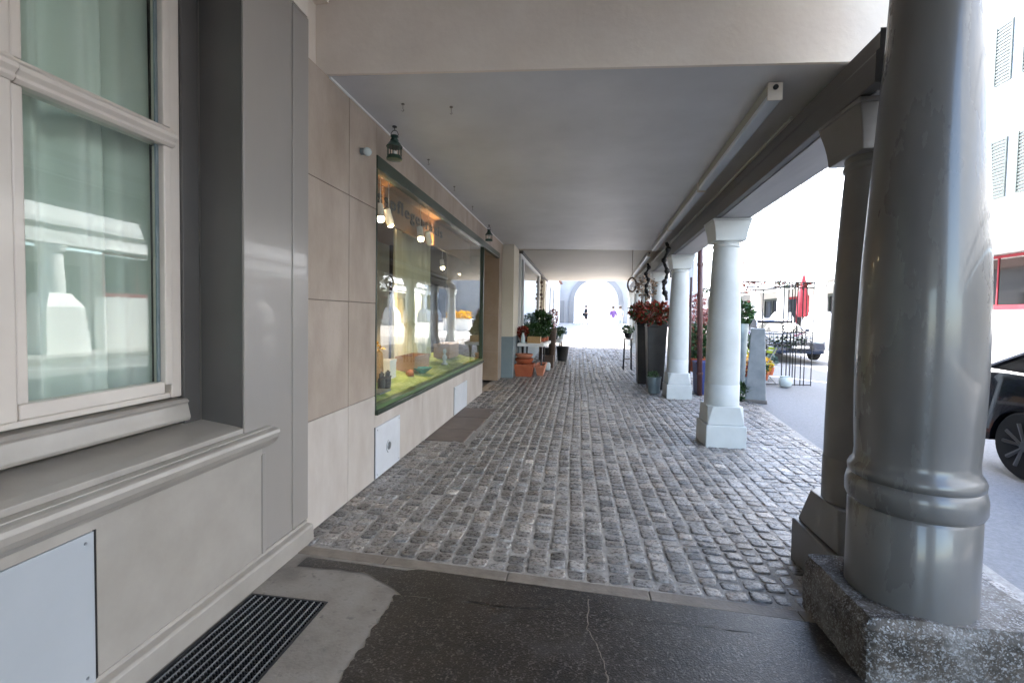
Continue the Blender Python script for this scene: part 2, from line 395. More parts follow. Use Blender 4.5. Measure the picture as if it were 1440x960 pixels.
# near floor: pale concrete apron and dark aggregate
def edge(y):
    return -.925 + .03*noise.noise(Vector((y*4, 1, 0))) + .018*noise.noise(Vector((y*19, 5, 0))) + .014*noise.noise(Vector((y*60, 5, 0)))
def strip(name, fx0, fx1, y0, y1, n, z, m, label, ytop=None):
    mb = MB(); vs = []; fs = []; 
    for j in range(n+1):
        y = y0 + (y1-y0)*j/n
        a, b = fx0(y), fx1(y)
        for i in range(9):
            x = a+(b-a)*i/8
            yy = y
            if ytop: yy = y0 + (ytop(x)-y0)*j/n
            vs.append((x, yy, z))
    for j in range(n):
        for i in range(8): fs.append((j*9+i, j*9+i+1, j*9+i+10, j*9+i+9))
    mb._add(vs, fs); return struct(mb.build(name, m), label)
HX0, HX1, HY0, HY1 = -1.675, -1.245, .95, 2.185
kt = lambda x: kline(x)-.113
mb = MB()
mb._add([(HX0,HY1,0),(HX1,HY1,0),(HX1,kt(HX1),0),(HX0,kt(HX0),0)], [(0,1,2,3)])
mb._add([(HX0,-6,0),(HX1,-6,0),(HX1,HY0,0),(HX0,HY0,0)], [(0,1,2,3)])
mb._add([(-1.72,-6,0),(HX0,-6,0),(HX0,kt(HX0),0),(-1.72,kt(-1.72),0)], [(0,1,2,3)])
mb._add([(HX1,-6,0),(-.8,-6,0),(-.8,kt(-.8),0),(HX1,kt(HX1),0)], [(0,1,2,3)])
struct(mb.build('concrete_apron', M['concrete']), 'pale stained concrete strip along the painted shopfront')
def edge2(x, y): return edge(y)
mb = MB(); vs = []; n = 220
for j in range(n+1):
    y = -6 + (2.30+6)*(j/n)**.6
    for i in range(6):
        x = edge(y) + (1.95-edge(y))*(i/5); 
        vs.append((x, y + (0 if j < n else 0), .004))
fs = [(j*6+i, j*6+i+1, j*6+i+7, j*6+i+6) for j in range(n) for i in range(5)]
mb._add(vs, fs)
# the tongue reaching the wall under the kerb strip
vs = []; n2 = 60
for i in range(n2+1):
    x = -1.60 + (1.95+1.60)*i/n2
    lo = 2.30 + .17*min(1, max(0, (-.90-x)/.28))**.7 + .02*noise.noise(Vector((x*7, 3, 0))) + .01*noise.noise(Vector((x*30, 3, 0)))
    vs += [(x, lo, .004), (x, kt(x)-.002 if x > -.9 else kt(x)-.03, .004)]
fs = [(2*i, 2*i+2, 2*i+3, 2*i+1) for i in range(n2)]
mb._add(vs, fs)
struct(mb.build('aggregate_floor', M['patch']), 'dark worn aggregate floor with a crack')
mb = MB(); pts = []
P0 = [(.093,2.43),(.085,2.30),(.08,2.19),(.115,2.10),(.136,2.04),(.150,1.95),(.157,1.88),(.16,1.7),(.19,1.45),(.17,1.2)]
for (a, b) in zip(P0[:-1], P0[1:]):
    for t in range(6):
        f = t/6; pts.append((a[0]+(b[0]-a[0])*f + R.uniform(-.004,.004), a[1]+(b[1]-a[1])*f))
vs = []
for i, p in enumerate(pts):
    w = R.uniform(.0012, .0035); vs += [(p[0]-w, p[1], .0065), (p[0]+w, p[1], .0065)]
mb._add(vs, [(2*i, 2*i+1, 2*i+3, 2*i+2) for i in range(len(pts)-1)])
struct(mb.build('floor_crack', M['kerb']), 'thin pale crack running across the dark floor', 'crack')

# ------------------------------------------------------------------ grating
g = thing('floor_grating', (HX0, HY0, 0), 'black metal floor grating with pale ribs beside the painted shopfront', 'grating')
mb = MB(); mb.box(HX0-.0, HX1+.0, HY0, HY1, -.06, -.03); mb.build('pit', M['black'], g)
mb = MB()
for a in ((HX0, HX0+.012, HY0, HY1), (HX1-.012, HX1, HY0, HY1), (HX0+.012, HX1-.012, HY1-.012, HY1), (HX0+.012, HX1-.012, HY0, HY0+.012)):
    mb.box(a[0], a[1], a[2], a[3], -.03, .004)
mb.build('rim', M['rubber'], g)
mb = MB()
nb = 11
for i in range(nb):
    x = HX0+.012 + (HX1-HX0-.024)*(i+.5)/nb; mb.box(x-.0028, x+.0028, HY0+.012, HY1-.012, -.02, .0045)
mb.build('rib', M['steel'], g)
mb = MB(); y = HY0+.02
while y < HY1-.015:
    for i in range(nb):
        xa = HX0+.014 + (HX1-HX0-.028)*i/nb; xb = HX0+.014 + (HX1-HX0-.028)*(i+1)/nb
        mb.box(xa+.004, xb-.004, y-.0035, y+.0035, -.02, .001)
    y += .0155
mb.build('cross_bar', M['rubber'], g)

# ------------------------------------------------------------------ grey painted shopfront (left, near)
FX = -1.74
sf = thing('painted_shopfront', (FX, 1.8, 0), 'grey painted panelled shopfront with tall window, nearest on the left', 'shopfront')
YW1 = 2.218                       # far jamb of the window recess
def prof_y(name, poly, y0, y1, m, parent, bevel=.004, **k):
    mb = MB(); mb.extrude(poly, 'y', y0, y1); return mb.build(name, m, parent, False, bevel, **k)
# pilaster with vertical bead
mb = MB(); mb.box(-2.3, FX, YW1, 2.625, 0.13, 3.36); mb.box(-2.3, FX-.006, 2.625, 2.640, .13, 3.36); mb.box(-2.3, FX+.0, 2.640, 2.806, .13, 3.36)
mb.build('pilaster', M['gpaint'], sf, False, .005)
mb = MB(); mb.box(-2.3, FX, -6, -.6, .13, 3.36); mb.build('pilaster', M['gpaint'], sf, False, .005)
# reveal (dark, faces the camera) and inner strip
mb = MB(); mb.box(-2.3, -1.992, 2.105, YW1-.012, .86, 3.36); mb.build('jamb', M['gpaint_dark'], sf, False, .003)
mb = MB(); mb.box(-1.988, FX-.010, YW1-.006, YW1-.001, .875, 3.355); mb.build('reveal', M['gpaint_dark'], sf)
mb = MB(); mb.box(-2.3, FX-.002, -6, 2.8, 3.37, 3.62); mb.build('frieze', M['plaster'], sf)
# panel below window
mb = MB(); mb.box(-2.0, FX, -6, 2.218, .13, .735); mb.build('apron_panel', M['gpaint_light'], sf)
mb = MB(); mb.box(FX+.0005, FX+.0025, 1.446, 2.345, .131, .688); mb.build('apron_panel', M['gpaint_light'], sf)
mb = MB(); mb.box(FX, FX+.010, 2.345, 2.375, .125, .70); mb.build('bead', M['gpaint'], sf, False, .004)
mb = MB(); mb.box(FX, FX+.008, -6, 2.345, .69, .735); mb.box(FX, FX+.0065, 2.347, 2.345+.001, .1, .1)
mb.build('top_bead', M['gpaint_light'], sf, False, .002)
# plinth
prof_y('plinth', [(-2.0,0),(-1.685,0),(-1.690,.098),(-1.700,.108),(-1.733,.112),(-1.733,.13),(-2.0,.13)], -6, 2.785, M['gpaint_light'], sf, .003)
# moulding
prof_y('moulding', [(-1.99,.735),(-1.715,.735),(-1.700,.752),(-1.680,.765),(-1.664,.79),(-1.658,.815),(-1.664,.832),(-1.675,.838),(-1.700,.842),(-1.70,.846),(-1.99,.846)], -6, 2.40, M['gpaint_light'], sf, .003)
# sill with raised edge + drip slope
prof_y('sill', [(-2.3,.846),(-1.745,.846),(-1.745,.872),(-1.790,.883),(-1.81,.886),(-2.0,.912),(-2.3,.92)], -6, YW1-.003, M['gpaint_light'], sf, .003)
mb = MB(); mb.box(-1.79, -1.746, YW1+.001, 2.222, .85, .88); mb.build('sill_end', M['gpaint_light'], sf)
prof_y('sub_sill', [(-2.3,.935),(-1.955,.935),(-1.948,.95),(-1.965,1.02),(-1.955,1.032),(-1.97,1.045),(-2.3,1.052)], -6, 2.10, M['gpaint_light'], sf, .004)
mb = MB()
mb.box(-2.3, -2.045, -6, -1.3, 1.05, 3.36); mb.build('wall_panel', M['gpaint'], sf)
# window
wf = MB(); X1 = -2.0
GL, GR = 1.43, 2.0; ZB, ZT = 1.145, 2.29
def fr(y0, y1, z0, z1, x=X1, t=.07): wf.box(x-t, x, y0, y1, z0, z1)
fr(2.045, 2.103, 1.055, 3.36, X1-.004)                          # outer stile
fr(2.002, 2.043, 1.125, 2.29, X1+.006); fr(2.002, 2.043, 2.385, 3.36, X1+.006)
fr(-1.3, 2.044, 1.055, 1.083, X1-.010)                           # bottom rail outer
fr(1.40, 2.001, 1.084, 1.142, X1+.002)                          # sash bottom rail
fr(1.395, 1.432, 1.143, 2.29, X1+.002); fr(1.395, 1.432, 2.385, 3.36, X1+.002)
fr(1.325, 1.392, 1.084, 3.36, X1+.010)
fr(1.255, 1.322, 1.084, 3.36, X1+.002)
fr(-1.3, 1.25, 1.084, 1.14, X1)
fr(.6, .67, 1.143, 3.3, X1+.004); fr(-.1, -.03, 1.143, 3.3, X1+.004); fr(-.8, -.73, 1.143, 3.3, X1+.004)
win = wf.build('window', M['frame'], sf, False, .006, seg=2)
mb = MB(); mb.extrude([(-2.07,2.292),(-1.995,2.292),(-1.982,2.305),(-1.985,2.318),(-1.968,2.335),(-1.968,2.352),(-1.985,2.366),(-1.99,2.38),(-2.07,2.382)], 'y', 1.40, 2.06)
mb.extrude([(-2.07,2.292),(-1.985,2.292),(-1.972,2.305),(-1.975,2.318),(-1.958,2.335),(-1.958,2.352),(-1.975,2.366),(-1.98,2.38),(-2.07,2.382)], 'y', -1.3, 1.394)
mb.build('transom', M['frame'], win, False, .003)
mb = MB()
mb.box(-2.034, -2.028, 1.432, 2.002, 1.142, 2.292); mb.box(-2.034, -2.028, 1.432, 2.002, 2.382, 3.36)
mb.box(-2.034, -2.028, .67, 1.255, 1.142, 2.292); mb.box(-2.034, -2.028, .67, 1.255, 2.382, 3.36)
mb.box(-2.034, -2.028, -.03, .6, 1.142, 2.292); mb.box(-2.034, -2.028, -.73, -.1, 1.142, 2.292)
mb.build('pane', M['glass'], win)
mb = MB(); mb.box(-2.03, -2.022, 1.985, 2.0, 1.143, 2.29); mb.box(-2.03, -2.022, 1.985, 2.0, 2.385, 3.36); mb.build('glazing_seal', M['zinc'], win)
# metal board at the lower left
mb = MB(); mb.box(FX+.003, FX+.012, .2, 1.430, .125, .687)
mb.build('metal_board', M['board'], sf, False, .002)
for zz in (.16, .655): MB().tube((FX+.010, 1.40, zz), (FX+.0145, 1.40, zz), .006, .005, 12).build('screw', M['steel'], sf)
mb = MB(); mb.box(FX+.001, FX+.006, 1.432, 1.441, .125, .692); mb.box(FX+.001, FX+.006, .2, 1.432, .689, .694); mb.build('board_edge', M['black'], sf)

def curtain(name, x, y0, y1, z0, z1, m, amp, folds, label, seed=1):
    rr = random.Random(seed); mb = MB(); n = int((y1-y0)/.008); vs = []; ph = [rr.uniform(0, 6) for _ in range(4)]
    rows = 10
    for k in range(rows+1):
        f = k/rows
        for i in range(n+1):
            y = y0 + (y1-y0)*i/n; t = (y-y0)
            a = amp*(math.sin(t*folds+ph[0]) + .5*math.sin(t*folds*2.3+ph[1]+f*.8) + .35*math.sin(t*folds*.37+ph[2]))
            vs.append((x + a*(.8+.5*(1-f)), y + .4*amp*math.sin(t*folds*.8+ph[3]+f), z0+(z1-z0)*f))
    fs = [(k*(n+1)+i, k*(n+1)+i+1, (k+1)*(n+1)+i+1, (k+1)*(n+1)+i) for k in range(rows) for i in range(n)]
    mb._add(vs, fs); o = mb.build(name, m, None, True)
    return tag(o, label, 'curtain')
curtain('curtain', -2.24, .2, 2.08, 1.0, 3.5, M['curtain'], .042, 27, 'pleated pale green voile curtain behind the nearest left window', 3)
curtain('curtain', -2.36, 1.95, 2.5, 1.0, 3.5, M['curtain'], .018, 42, 'darker set back edge of the green curtain at the window jamb', 5)
# rooms behind (walls only)
mb = MB()
mb.box(-3.6, -3.5, -6, 2.85, 0, 3.5); mb.box(-3.5, -2.3, 2.70, 2.80, 0, 3.5); mb.box(-3.5, -2.3, -6.1, -6, 0, 3.5)
mb.box(-3.5, -2.05, -6, 2.7, 3.5, 3.58); mb.box(-3.5, -2.3, -6, 2.7, .8, .9)
mb.build('room_shell', M['plaster'], sf)
# ceiling and downstand of the near bay
nb_ = thing('near_arcade_bay', (0, 0, 4.7), 'plastered high ceiling over the nearest bay of the arcade', 'ceiling')
mb = MB(); mb.box(-2.3, 2.3, -8, 3.05, 4.7, 4.9); mb.build('ceiling', M['plaster'], nb_)
mb = MB(); mb.box(-1.74, -.9, -3.6, -3.3, 0, 4.7); mb.box(.7, 2.2, -3.6, -3.3, 0, 4.7); mb.box(-.9, .7, -3.6, -3.3, 2.3, 4.7); mb.build('light_block_wall', M['plaster'], nb_)  # unseen wall added behind the camera to keep light off the near column
mb = MB(); mb.box(-2.3, FX-.004, -8, 3.05, 3.62, 4.7); mb.build('upper_wall', M['plaster'], nb_)
mb = MB(); mb.box(1.30, 1.85, -8, 2.62, 3.25, 4.7); mb.build('street_beam', M['gpaint'], nb_)

# ------------------------------------------------------------------ limestone building
WX = -1.765
lb = thing('limestone_arcade_building', (WX, 6, 0), 'limestone clad shop building over the arcade, with the green framed window', 'building')
def slope_z(x): return 3.155 - (x+1.77)*.012
mb = MB()   # downstand plaster face towards camera
mb.hexa([(-1.86,3.07,3.155),(1.80,3.19,3.10),(1.80,3.215,3.10),(-1.86,3.095,3.155)], [(-1.86,3.07,4.8),(1.80,3.19,4.8),(1.80,3.40,4.8),(-1.86,3.30,4.8)])
mb.hexa([(1.80,3.19,3.10),(2.3,3.2,3.10),(2.3,3.22,3.10),(1.80,3.215,3.10)], [(1.80,3.19,4.8),(2.3,3.2,4.8),(2.3,3.4,4.8),(1.80,3.40,4.8)])
mb.hexa([(-2.3,2.79,3.155),(-1.80,2.79,3.155),(-1.85,3.068,3.155),(-2.3,3.068,3.155)], [(-2.3,2.79,4.8),(-1.80,2.79,4.8),(-1.85,3.068,4.8),(-2.3,3.068,4.8)])
mb.build('downstand', M['plaster'], lb)
# ceilings
mb = MB(); mb.hexa([(-2.0,3.10,3.157),(2.25,3.22,3.104),(2.4,11.6,3.104),(-2.0,11.6,3.157)], [(-2.0,3.10,3.35),(2.25,3.22,3.35),(2.4,11.6,3.35),(-2.0,11.6,3.35)])
mb.build('ceiling', M['ceil'], lb)
mb = MB(); mb.box(-2.0, 2.7, 11.6, 21.9, 3.13, 3.35); mb.build('rear_ceiling', M['ceil2'], lb)
# shadow gap cord along wall
mb = MB(); mb.box(WX-.001, WX+.012, 3.1, 10.85, 3.138, 3.152); mb.build('ceiling_bead', M['white'], lb)
# beam with chamfer, runs on the column line
mb = MB(); pr = [(-.18,2.66),(-.18,2.80),(-.165,2.815),(-.165,2.905),(.23,2.905),(.215,2.66)]
def beam(y0, y1, dz=0):
    n = len(pr)
    vs = [(colx(y0)+p[0], y0, p[1]+dz) for p in pr] + [(colx(y1)+p[0], y1, p[1]+dz) for p in pr]
    mb._add(vs, [tuple(range(n)), tuple(range(2*n-1, n-1, -1))] + [(i, (i+1) % n, (i+1) % n + n, i+n) for i in range(n)])
beam(2.5, 21.9); mb.build('beam', M['beam'], lb, False, .006)
mb = MB(); mb.hexa([(colx(2.6)-.12,2.6,2.652),(colx(2.6)+.2,2.6,2.652),(colx(21.8)+.2,21.8,2.652),(colx(21.8)-.12,21.8,2.652)],
                   [(colx(2.6)-.12,2.6,2.661),(colx(2.6)+.2,2.6,2.661),(colx(21.8)+.2,21.8,2.661),(colx(21.8)-.12,21.8,2.661)])
mb.build('soffit', M['soffit'], lb)
mb = MB(); prc = [(-.160,2.907),(.02,3.098),(.23,3.098),(.23,2.907)]; n = 4; y0, y1 = 3.22, 21.85
mb._add([(colx(y0)+p[0], y0, p[1]) for p in prc] + [(colx(y1)+p[0], y1, p[1]) for p in prc], [(3,2,1,0),(4,5,6,7),(0,1,5,4),(1,2,6,5),(2,3,7,6),(3,0,4,7)])
mb.build('cove', M['ceil'], lb)
# conduit
mb = MB(); mb.tube((colx(3.6)-.155, 3.6, 2.935), (colx(21)-.155, 21, 2.935), .012, n=8)
mb.build('conduit', M['tubehouse'], lb)
# tiled wall
tl = MB(); jb = MB()
def tiles(mb, x, ycuts, zcuts, th=.03, gap=.005):
    for a, b in zip(ycuts[:-1], ycuts[1:]):
        for c, d in zip(zcuts[:-1], zcuts[1:]):
            mb.box(x-th, x+R.uniform(-.0012,.0012), a+gap/2, b-gap/2, c+gap/2, d-gap/2)
tiles(tl, WX, [2.81, 3.39, 3.875], [.76, 1.58, 2.40, 3.15])
tiles(tl, WX, [3.875, 4.75, 5.55, 6.38, 7.2, 8.0, 8.8, 9.6, 10.30], [2.87, 3.15])
tl.build('upper_tiles', M['lime'], lb, False, .002)
mb = MB(); tiles(mb, WX, [2.81, 3.39, 3.875], [0, .76]); tiles(mb, WX, [3.875, 5.15, 6.5, 7.6, 8.60], [0, .60]); mb.build('lower_tiles', M['lime_low'], lb, False, .002)
mb = MB()
mb.box(-2.05, WX-.008, 2.80, 3.872, 0, 3.15); mb.box(-2.05, WX-.008, 3.872, 8.59, 0, .59); mb.box(-2.05, WX-.008, 3.872, 10.3, 2.875, 3.15)
mb.build('wall_core', M['joint'], lb)
# niche far wall, beige strip
mb = MB()
for (c, d) in ((0,.66),(.66,1.48),(1.48,2.25),(2.25,2.87)):
    mb.box(-2.9, -2.18, 10.30, 10.33, c+.003, d-.003); mb.box(-2.175, WX, 10.30, 10.33, c+.003, d-.003)
mb.build('entry_tiles', M['lime_brown'], lb, False, .002)
mb = MB(); mb.box(-2.9, WX-.006, 10.333, 10.80, 0, 3.15); mb.build('entry_wall', M['lime'], lb)
mb = MB(); mb.box(-3.0, -2.9, 8.6, 10.8, 0, 2.87); mb.build('entry_back_wall', M['lime_brown'], lb)
mb = MB(); mb.box(-2.9, -1.80, 8.6, 10.3, 2.80, 2.87); mb.build('entry_ceiling', M['lime_brown'], lb)
dr = MB().box(-2.895, -2.84, 8.85, 9.95, .0, 2.15).build('door', M['darkwood'], lb, False, .01)
MB().tube((-2.835, 9.8, 1.05), (-2.78, 9.8, 1.05), .012).tube((-2.78, 9.8, 1.05), (-2.78, 9.68, 1.05), .011).build('handle', M['chrome'], dr)
# shop window : green frame
sw = MB()
sw.box(WX-.07, WX+.012, 3.873, 10.29, 2.757, 2.872)
sw.box(WX-.10, WX+.03, 3.873, 8.61, .585, .625)
sw.box(WX-.07, WX+.006, 3.873, 3.895, .626, 2.756); sw.box(WX-.07, WX+.006, 8.55, 8.60, .626, 2.756)
swo = sw.build('shop_window', M['green'], lb, False, .004)
MB().box(WX-.07, WX+.01, 3.896, 8.549, .626, .665).build('sill', M['green2'], swo, False, .004)
MB().box(WX-.035, WX-.028, 3.896, 8.549, .665, 2.756).build('pane', M['glass2'], swo)
MB().box(-2.5, WX-.034, 8.565, 8.572, .626, 2.756).build('return_pane', M['glass2'], swo)
# display floor, room
mb = MB(); mb.box(-2.75, WX-.07, 3.88, 8.56, .56, .625); mb.build('display_floor', M['darkwood'], lb)
mb = MB()
mb.box(-5.1, -5.0, 3.3, 8.7, 0, 2.9); mb.box(-5.0, -2.06, 3.3, 3.4, 0, 2.9); mb.box(-5.0, -2.52, 8.62, 8.7, 0, 2.9); mb.box(-5.0, -2.05, 3.3, 8.6, -.05, 0)
mb.build('shop_room', M['dark'], lb)
MB().box(-5.0, -1.84, 3.88, 8.56, 2.80, 2.86).build('shop_ceiling', M['wood'], lb)
fas = MB().box(-2.035, -2.0, 3.9, 8.4, 2.44, 2.795).build('name_board', M['wood'], lb)

# shop name in plain letters on the board
cu = bpy.data.curves.new('lettering', 'FONT'); cu.body = 'Fusspflegepraxis'; cu.size = .205; cu.extrude = .006; cu.space_character = 1.22
to = bpy.data.objects.new('lettering', cu); col.objects.link(to)
dg = bpy.context.evaluated_depsgraph_get(); me = bpy.data.meshes.new_from_object(to.evaluated_get(dg)); bpy.data.objects.remove(to)
let = bpy.data.objects.new('lettering', me); col.objects.link(let); me.materials.append(M['black'])
xs_ = [v.co.x for v in me.vertices]; wtot = max(xs_)-min(xs_)
sc = 2.58/wtot
for v in me.vertices:
    x, y, z = v.co
    v.co = Vector((z, x*sc, y))
# text must read from the street: +Y runs away from the camera along the wall (left to right)
let.parent = lb; let.location = Vector((-1.993, 4.02, 2.60)) - lb.location

# curtain, spotlights, goods in the shop window
curtain('curtain', -2.50, 5.98, 7.55, .64, 2.65, M['curtain2'], .045, 24, 'pale yellow curtain hanging inside the green framed shop window', 8)
def spot(x, y, z, tilt, lit, lab):
    t = thing('spotlight', (x, y, z), lab, 'spotlight', 'ceiling spotlights inside the shop window')
    MB().tube((x, y, z+.20), (x, y, 2.80), .0035).build('stem', M['white'], t)
    d = Vector((tilt[0], tilt[1], -1)).normalized(); p = Vector((x, y, z+.12))
    MB().tube(p - d*.09, p + d*.06, .036, .040, 16).build('housing', M['white'], t, True, 0, angle=40)
    MB().ball(p + d*.068, .036, 12, 8).build('bulb', M['bulb'] if lit else M['white'], t, True)
    return t
spot(-1.90, 4.26, 2.336, (.25, -.35, 0), True, 'lit warm spotlight at the near end of the shop lettering')
spot(-1.90, 4.46, 2.336, (.1, .5, 0), False, 'white spotlight turned away, near end of the lettering')
spot(-1.90, 5.41, 2.336, (.25, -.35, 0), True, 'lit warm spotlight in front of the middle of the curtain')
spot(-1.90, 5.72, 2.336, (.1, .5, 0), False, 'white spotlight turned away above the middle of the curtain')
spot(-2.4, 8.0, 2.25, (.25, -.35, 0), True, 'small lit warm spotlight deep at the far end of the shop')
def lamp_or_wash(loc, e, c=(1,.68,.38), r=.04, at=(-2.7, 0, .9)):
    l = bpy.data.lights.new('lamp_or_wash_light', 'SPOT'); l.spot_size = 1.5; l.spot_blend = .6; l.energy = e; l.color = c; l.shadow_soft_size = r
    o = bpy.data.objects.new('lamp_or_wash_light', l); col.objects.link(o); o.location = loc; o.rotation_euler = (Vector(at) + Vector((0, loc[1]+.3, 0)) - Vector(loc)).to_track_quat('-Z', 'Y').to_euler()
for y in (4.22, 5.38): lamp_or_wash((-1.92, y, 2.25), 12)
lamp_or_wash((-2.5, 7.8, 2.2), 14)
lamp_or_wash((-1.88, 4.5, 2.36), 11, at=(-2.1, -.5, 2.75))  # added wash light to brighten the name board, no fixture here
lamp_or_wash((-1.88, 6.2, 2.36), 6, at=(-2.1, -.5, 2.75))  # second added board wash, likewise without a fixture

# cloth
mb = MB(); vs = []; nx, ny = 14, 90
for j in range(ny+1):
    for i in range(nx+1):
        x = -2.62 + .80*i/nx; y = 3.92 + 4.6*j/ny
        z = .645 + .03*(1+noise.noise(Vector((x*5, y*3, 2)))) + .05*max(0, noise.noise(Vector((x*2.5, y*1.6, 7)))) + (.10*(1-i/nx))
        if i >= nx-1: z = .672 + .006*noise.noise(Vector((y*6, 0, 0)))
        vs.append((x, y, z))
mb._add(vs, [(j*(nx+1)+i, j*(nx+1)+i+1, (j+1)*(nx+1)+i+1, (j+1)*(nx+1)+i) for j in range(ny) for i in range(nx)])
tag(mb.build('cloth', M['limecloth'], None, True), 'crumpled lime green cloth spread over the shop window display', 'cloth')
# woven basket vase
mb = MB(); mb.lathe([(.05,0),(.09,.02),(.10,.12),(.095,.26),(.085,.32),(.075,.32),(.08,.2)], (-2.12, 4.62, .76), 20)
o = mb.build('woven_basket', M['wicker'], None, True, angle=50); tag(o, 'tall woven basket standing behind the black gloves in the display', 'basket')
mb = MB(); mb.leaves((-2.12, 4.62, 1.12), (.09,.09,.06), 60, .05); tag(mb.build('yellow_flowers', M['yellowleaf'], None, tone=True), 'small yellow flowers on top of the woven basket', 'flowers')
def displaybox(name, x0, x1, y0, y1, z0, z1, m, lab, cat):
    t = thing(name, ((x0+x1)/2, (y0+y1)/2, z0), lab, cat)
    w = .012; b = MB()
    b.box(x0, x0+w, y0, y1, z0, z1); b.box(x1-w, x1, y0, y1, z0, z1); b.box(x0+w, x1-w, y0, y0+w, z0, z1); b.box(x0+w, x1-w, y1-w, y1, z0, z1)
    b.box(x0+w, x1-w, y0+w, y1-w, z0, z0+w); b.build('box_sides', m, t, False, .002); 
    MB().box(x0-.004, x1+.004, y0-.004, y0+.012, z1-.03, z1+.002).box(x1-.012, x1+.004, y0+.014, y1+.004, z1-.03, z1+.002).build('edge_band', m, t)
    return t
displaybox('gift_box', -2.2, -2.05, 4.88, 5.06, .76, .97, M['white'], 'upright white box beside the woven basket in the display', 'box')
displaybox('wooden_crate', -2.34, -2.08, 5.75, 6.35, .74, .93, M['cratewood'], 'reddish wooden crate in the middle of the shop display', 'crate')
displaybox('wooden_crate', -2.40, -2.12, 7.55, 8.15, .74, .98, M['cratewood'], 'reddish wooden crate at the far end of the shop display', 'crate')
def glove(y, lab):
    t = thing('glove', (-1.96, y, .70), lab, 'glove', 'black gloves stood upright in the display')
    b = MB(); b.lathe([(.030,0),(.036,.03),(.038,.10),(.034,.13)], (-1.96, y, .70), 10, squash=1.2)
    for i, h in enumerate((.045,.06,.055,.04)): b.tube((-1.96, y-.03+.02*i, .81), (-1.96+.004*i, y-.034+.023*i, .84+h), .011, .008, 8)
    b.tube((-1.96, y+.035, .77), (-1.95, y+.07, .83), .012, .009, 8)
    b.build('hand_shell', M['black'], t, True)
glove(4.45, 'black glove standing at the front of the display, nearer one'); glove(4.60, 'black glove standing at the front of the display, farther one')
def shoe(x, y, z, m, lab, s=1., rot=0):
    t = thing('shoe', (x, y, z), lab, 'shoe')
    c, sn = math.cos(rot), math.sin(rot)
    b = MB(); vs = []; secs = [(-.12,.03,.07),(-.06,.034,.075),(0,.036,.06),(.06,.042,.045),(.11,.036,.03),(.135,.012,.015)]
    for (l, w, h) in secs:
        for (a, q) in ((-1,0),(1,0),(1,.6),(.55,1),(-.55,1),(-1,.6)):
            lx, ly = a*w*s, l*s; vs.append((x + c*lx - sn*ly, y + sn*lx + c*ly, z + q*h*s))
    b._add(vs, [(k*6+i, k*6+(i+1) % 6, (k+1)*6+(i+1) % 6, (k+1)*6+i) for k in range(5) for i in range(6)] + [tuple(range(5,-1,-1)), tuple(range(30,36))])
    b.build('upper', m, t, True)
    return t
shoe(-2.02, 4.05, .74, M['red'], 'red slipper at the near end of the shop display', 1.1, .6)
shoe(-2.16, 4.18, .77, M['purpleleaf'], 'dark purple slipper behind the red slipper', 1.1, .2)
shoe(-2.12, 4.33, .77, M['terra'], 'orange slipper near the gloves in the display', .9, -.6)
shoe(-2.02, 5.42, .74, M['terra2'], 'salmon slipper between gloves and teal bowl', 1.0, .5)
o = MB().lathe([(.04,0),(.05,.01),(.13,.07),(.125,.07),(.05,.02)], (-1.99, 5.80, .72), 24).build('bowl', M['teal'], None, True, angle=50); tag(o, 'teal bowl at the front of the shop display', 'bowl')
o = MB().lathe([(.05,0),(.055,.01),(.02,.04),(.035,.09),(.038,.12),(.022,.15),(.014,.16),(.026,.18),(.03,.21),(.02,.235),(.003,.24)], (-2.0, 6.85, .72), 16).build('figurine', M['ceramic'], None, True); tag(o, 'small white ceramic figurine at the far part of the display', 'figurine')
o = MB().box(-1.98, -1.84, 4.15, 4.42, .715, .735).build('tray', M['zinc'], None, False, .006); tag(o, 'flat grey tray on the cloth before the gloves', 'tray')

# ------------------------------------------------------------------ small things on the limestone wall
def cover(y0, y1, z0, z1, lab, meter):
    t = thing('cover_plate', (WX+.004, (y0+y1)/2, z0), lab, 'cover plate')
    MB().box(WX+.002, WX+.012, y0, y1, z0, z1).build('plate', M['plate'], t, False, .002)
    MB().box(WX+.0005, WX+.004, y0-.012, y0-.001, z0, z1).build('gap', M['black'], t)
    for yy in (y0+.03, y1-.03):
        for zz in (z0+.03, z1-.03): MB().tube((WX+.011, yy, zz), (WX+.0145, yy, zz), .007, .006, 10).build('screw', M['steel'], t)
    if meter:
        c = (WX+.012, (y0+y1)/2+.01, .235)
        mb = MB(); mb.tube(c, (c[0]+.006, c[1], c[2]), .038, .036, 20); mb.build('dial', M['steel'], t)
        mb = MB()
        for k in range(24):
            a0, a1 = PI*.62 + PI*.75*k/24, PI*.62+PI*.75*(k+1)/24
            mb.tube((c[0]+.002, c[1]-.062*math.cos(a0)*-1, c[2]+.062*math.sin(a0)), (c[0]+.002, c[1]-.062*math.cos(a1)*-1, c[2]+.062*math.sin(a1)), .0035, n=6)
        mb.build('ring', M['steel'], t)
cover(3.875, 4.44, .012, .475, 'white cover plate with a round dial low under the shop window', True)
cover(6.55, 7.32, .012, .425, 'plain white cover plate low at the far part of the wall', False)
t = thing('wall_sensor', (WX, 3.585, 2.80), 'small white round sensor high on the limestone wall', 'sensor')
MB().tube((WX, 3.585, 2.80), (WX+.03, 3.585, 2.80), .028, .028, 16).build('base', M['zinc'], t, True, angle=40)
MB().tube((WX+.03, 3.585, 2.80), (WX+.045, 3.575, 2.795), .02, .02, 12).ball((WX+.062, 3.57, 2.79), .034, 16, 10).build('head', M['ceramic'], t, True)

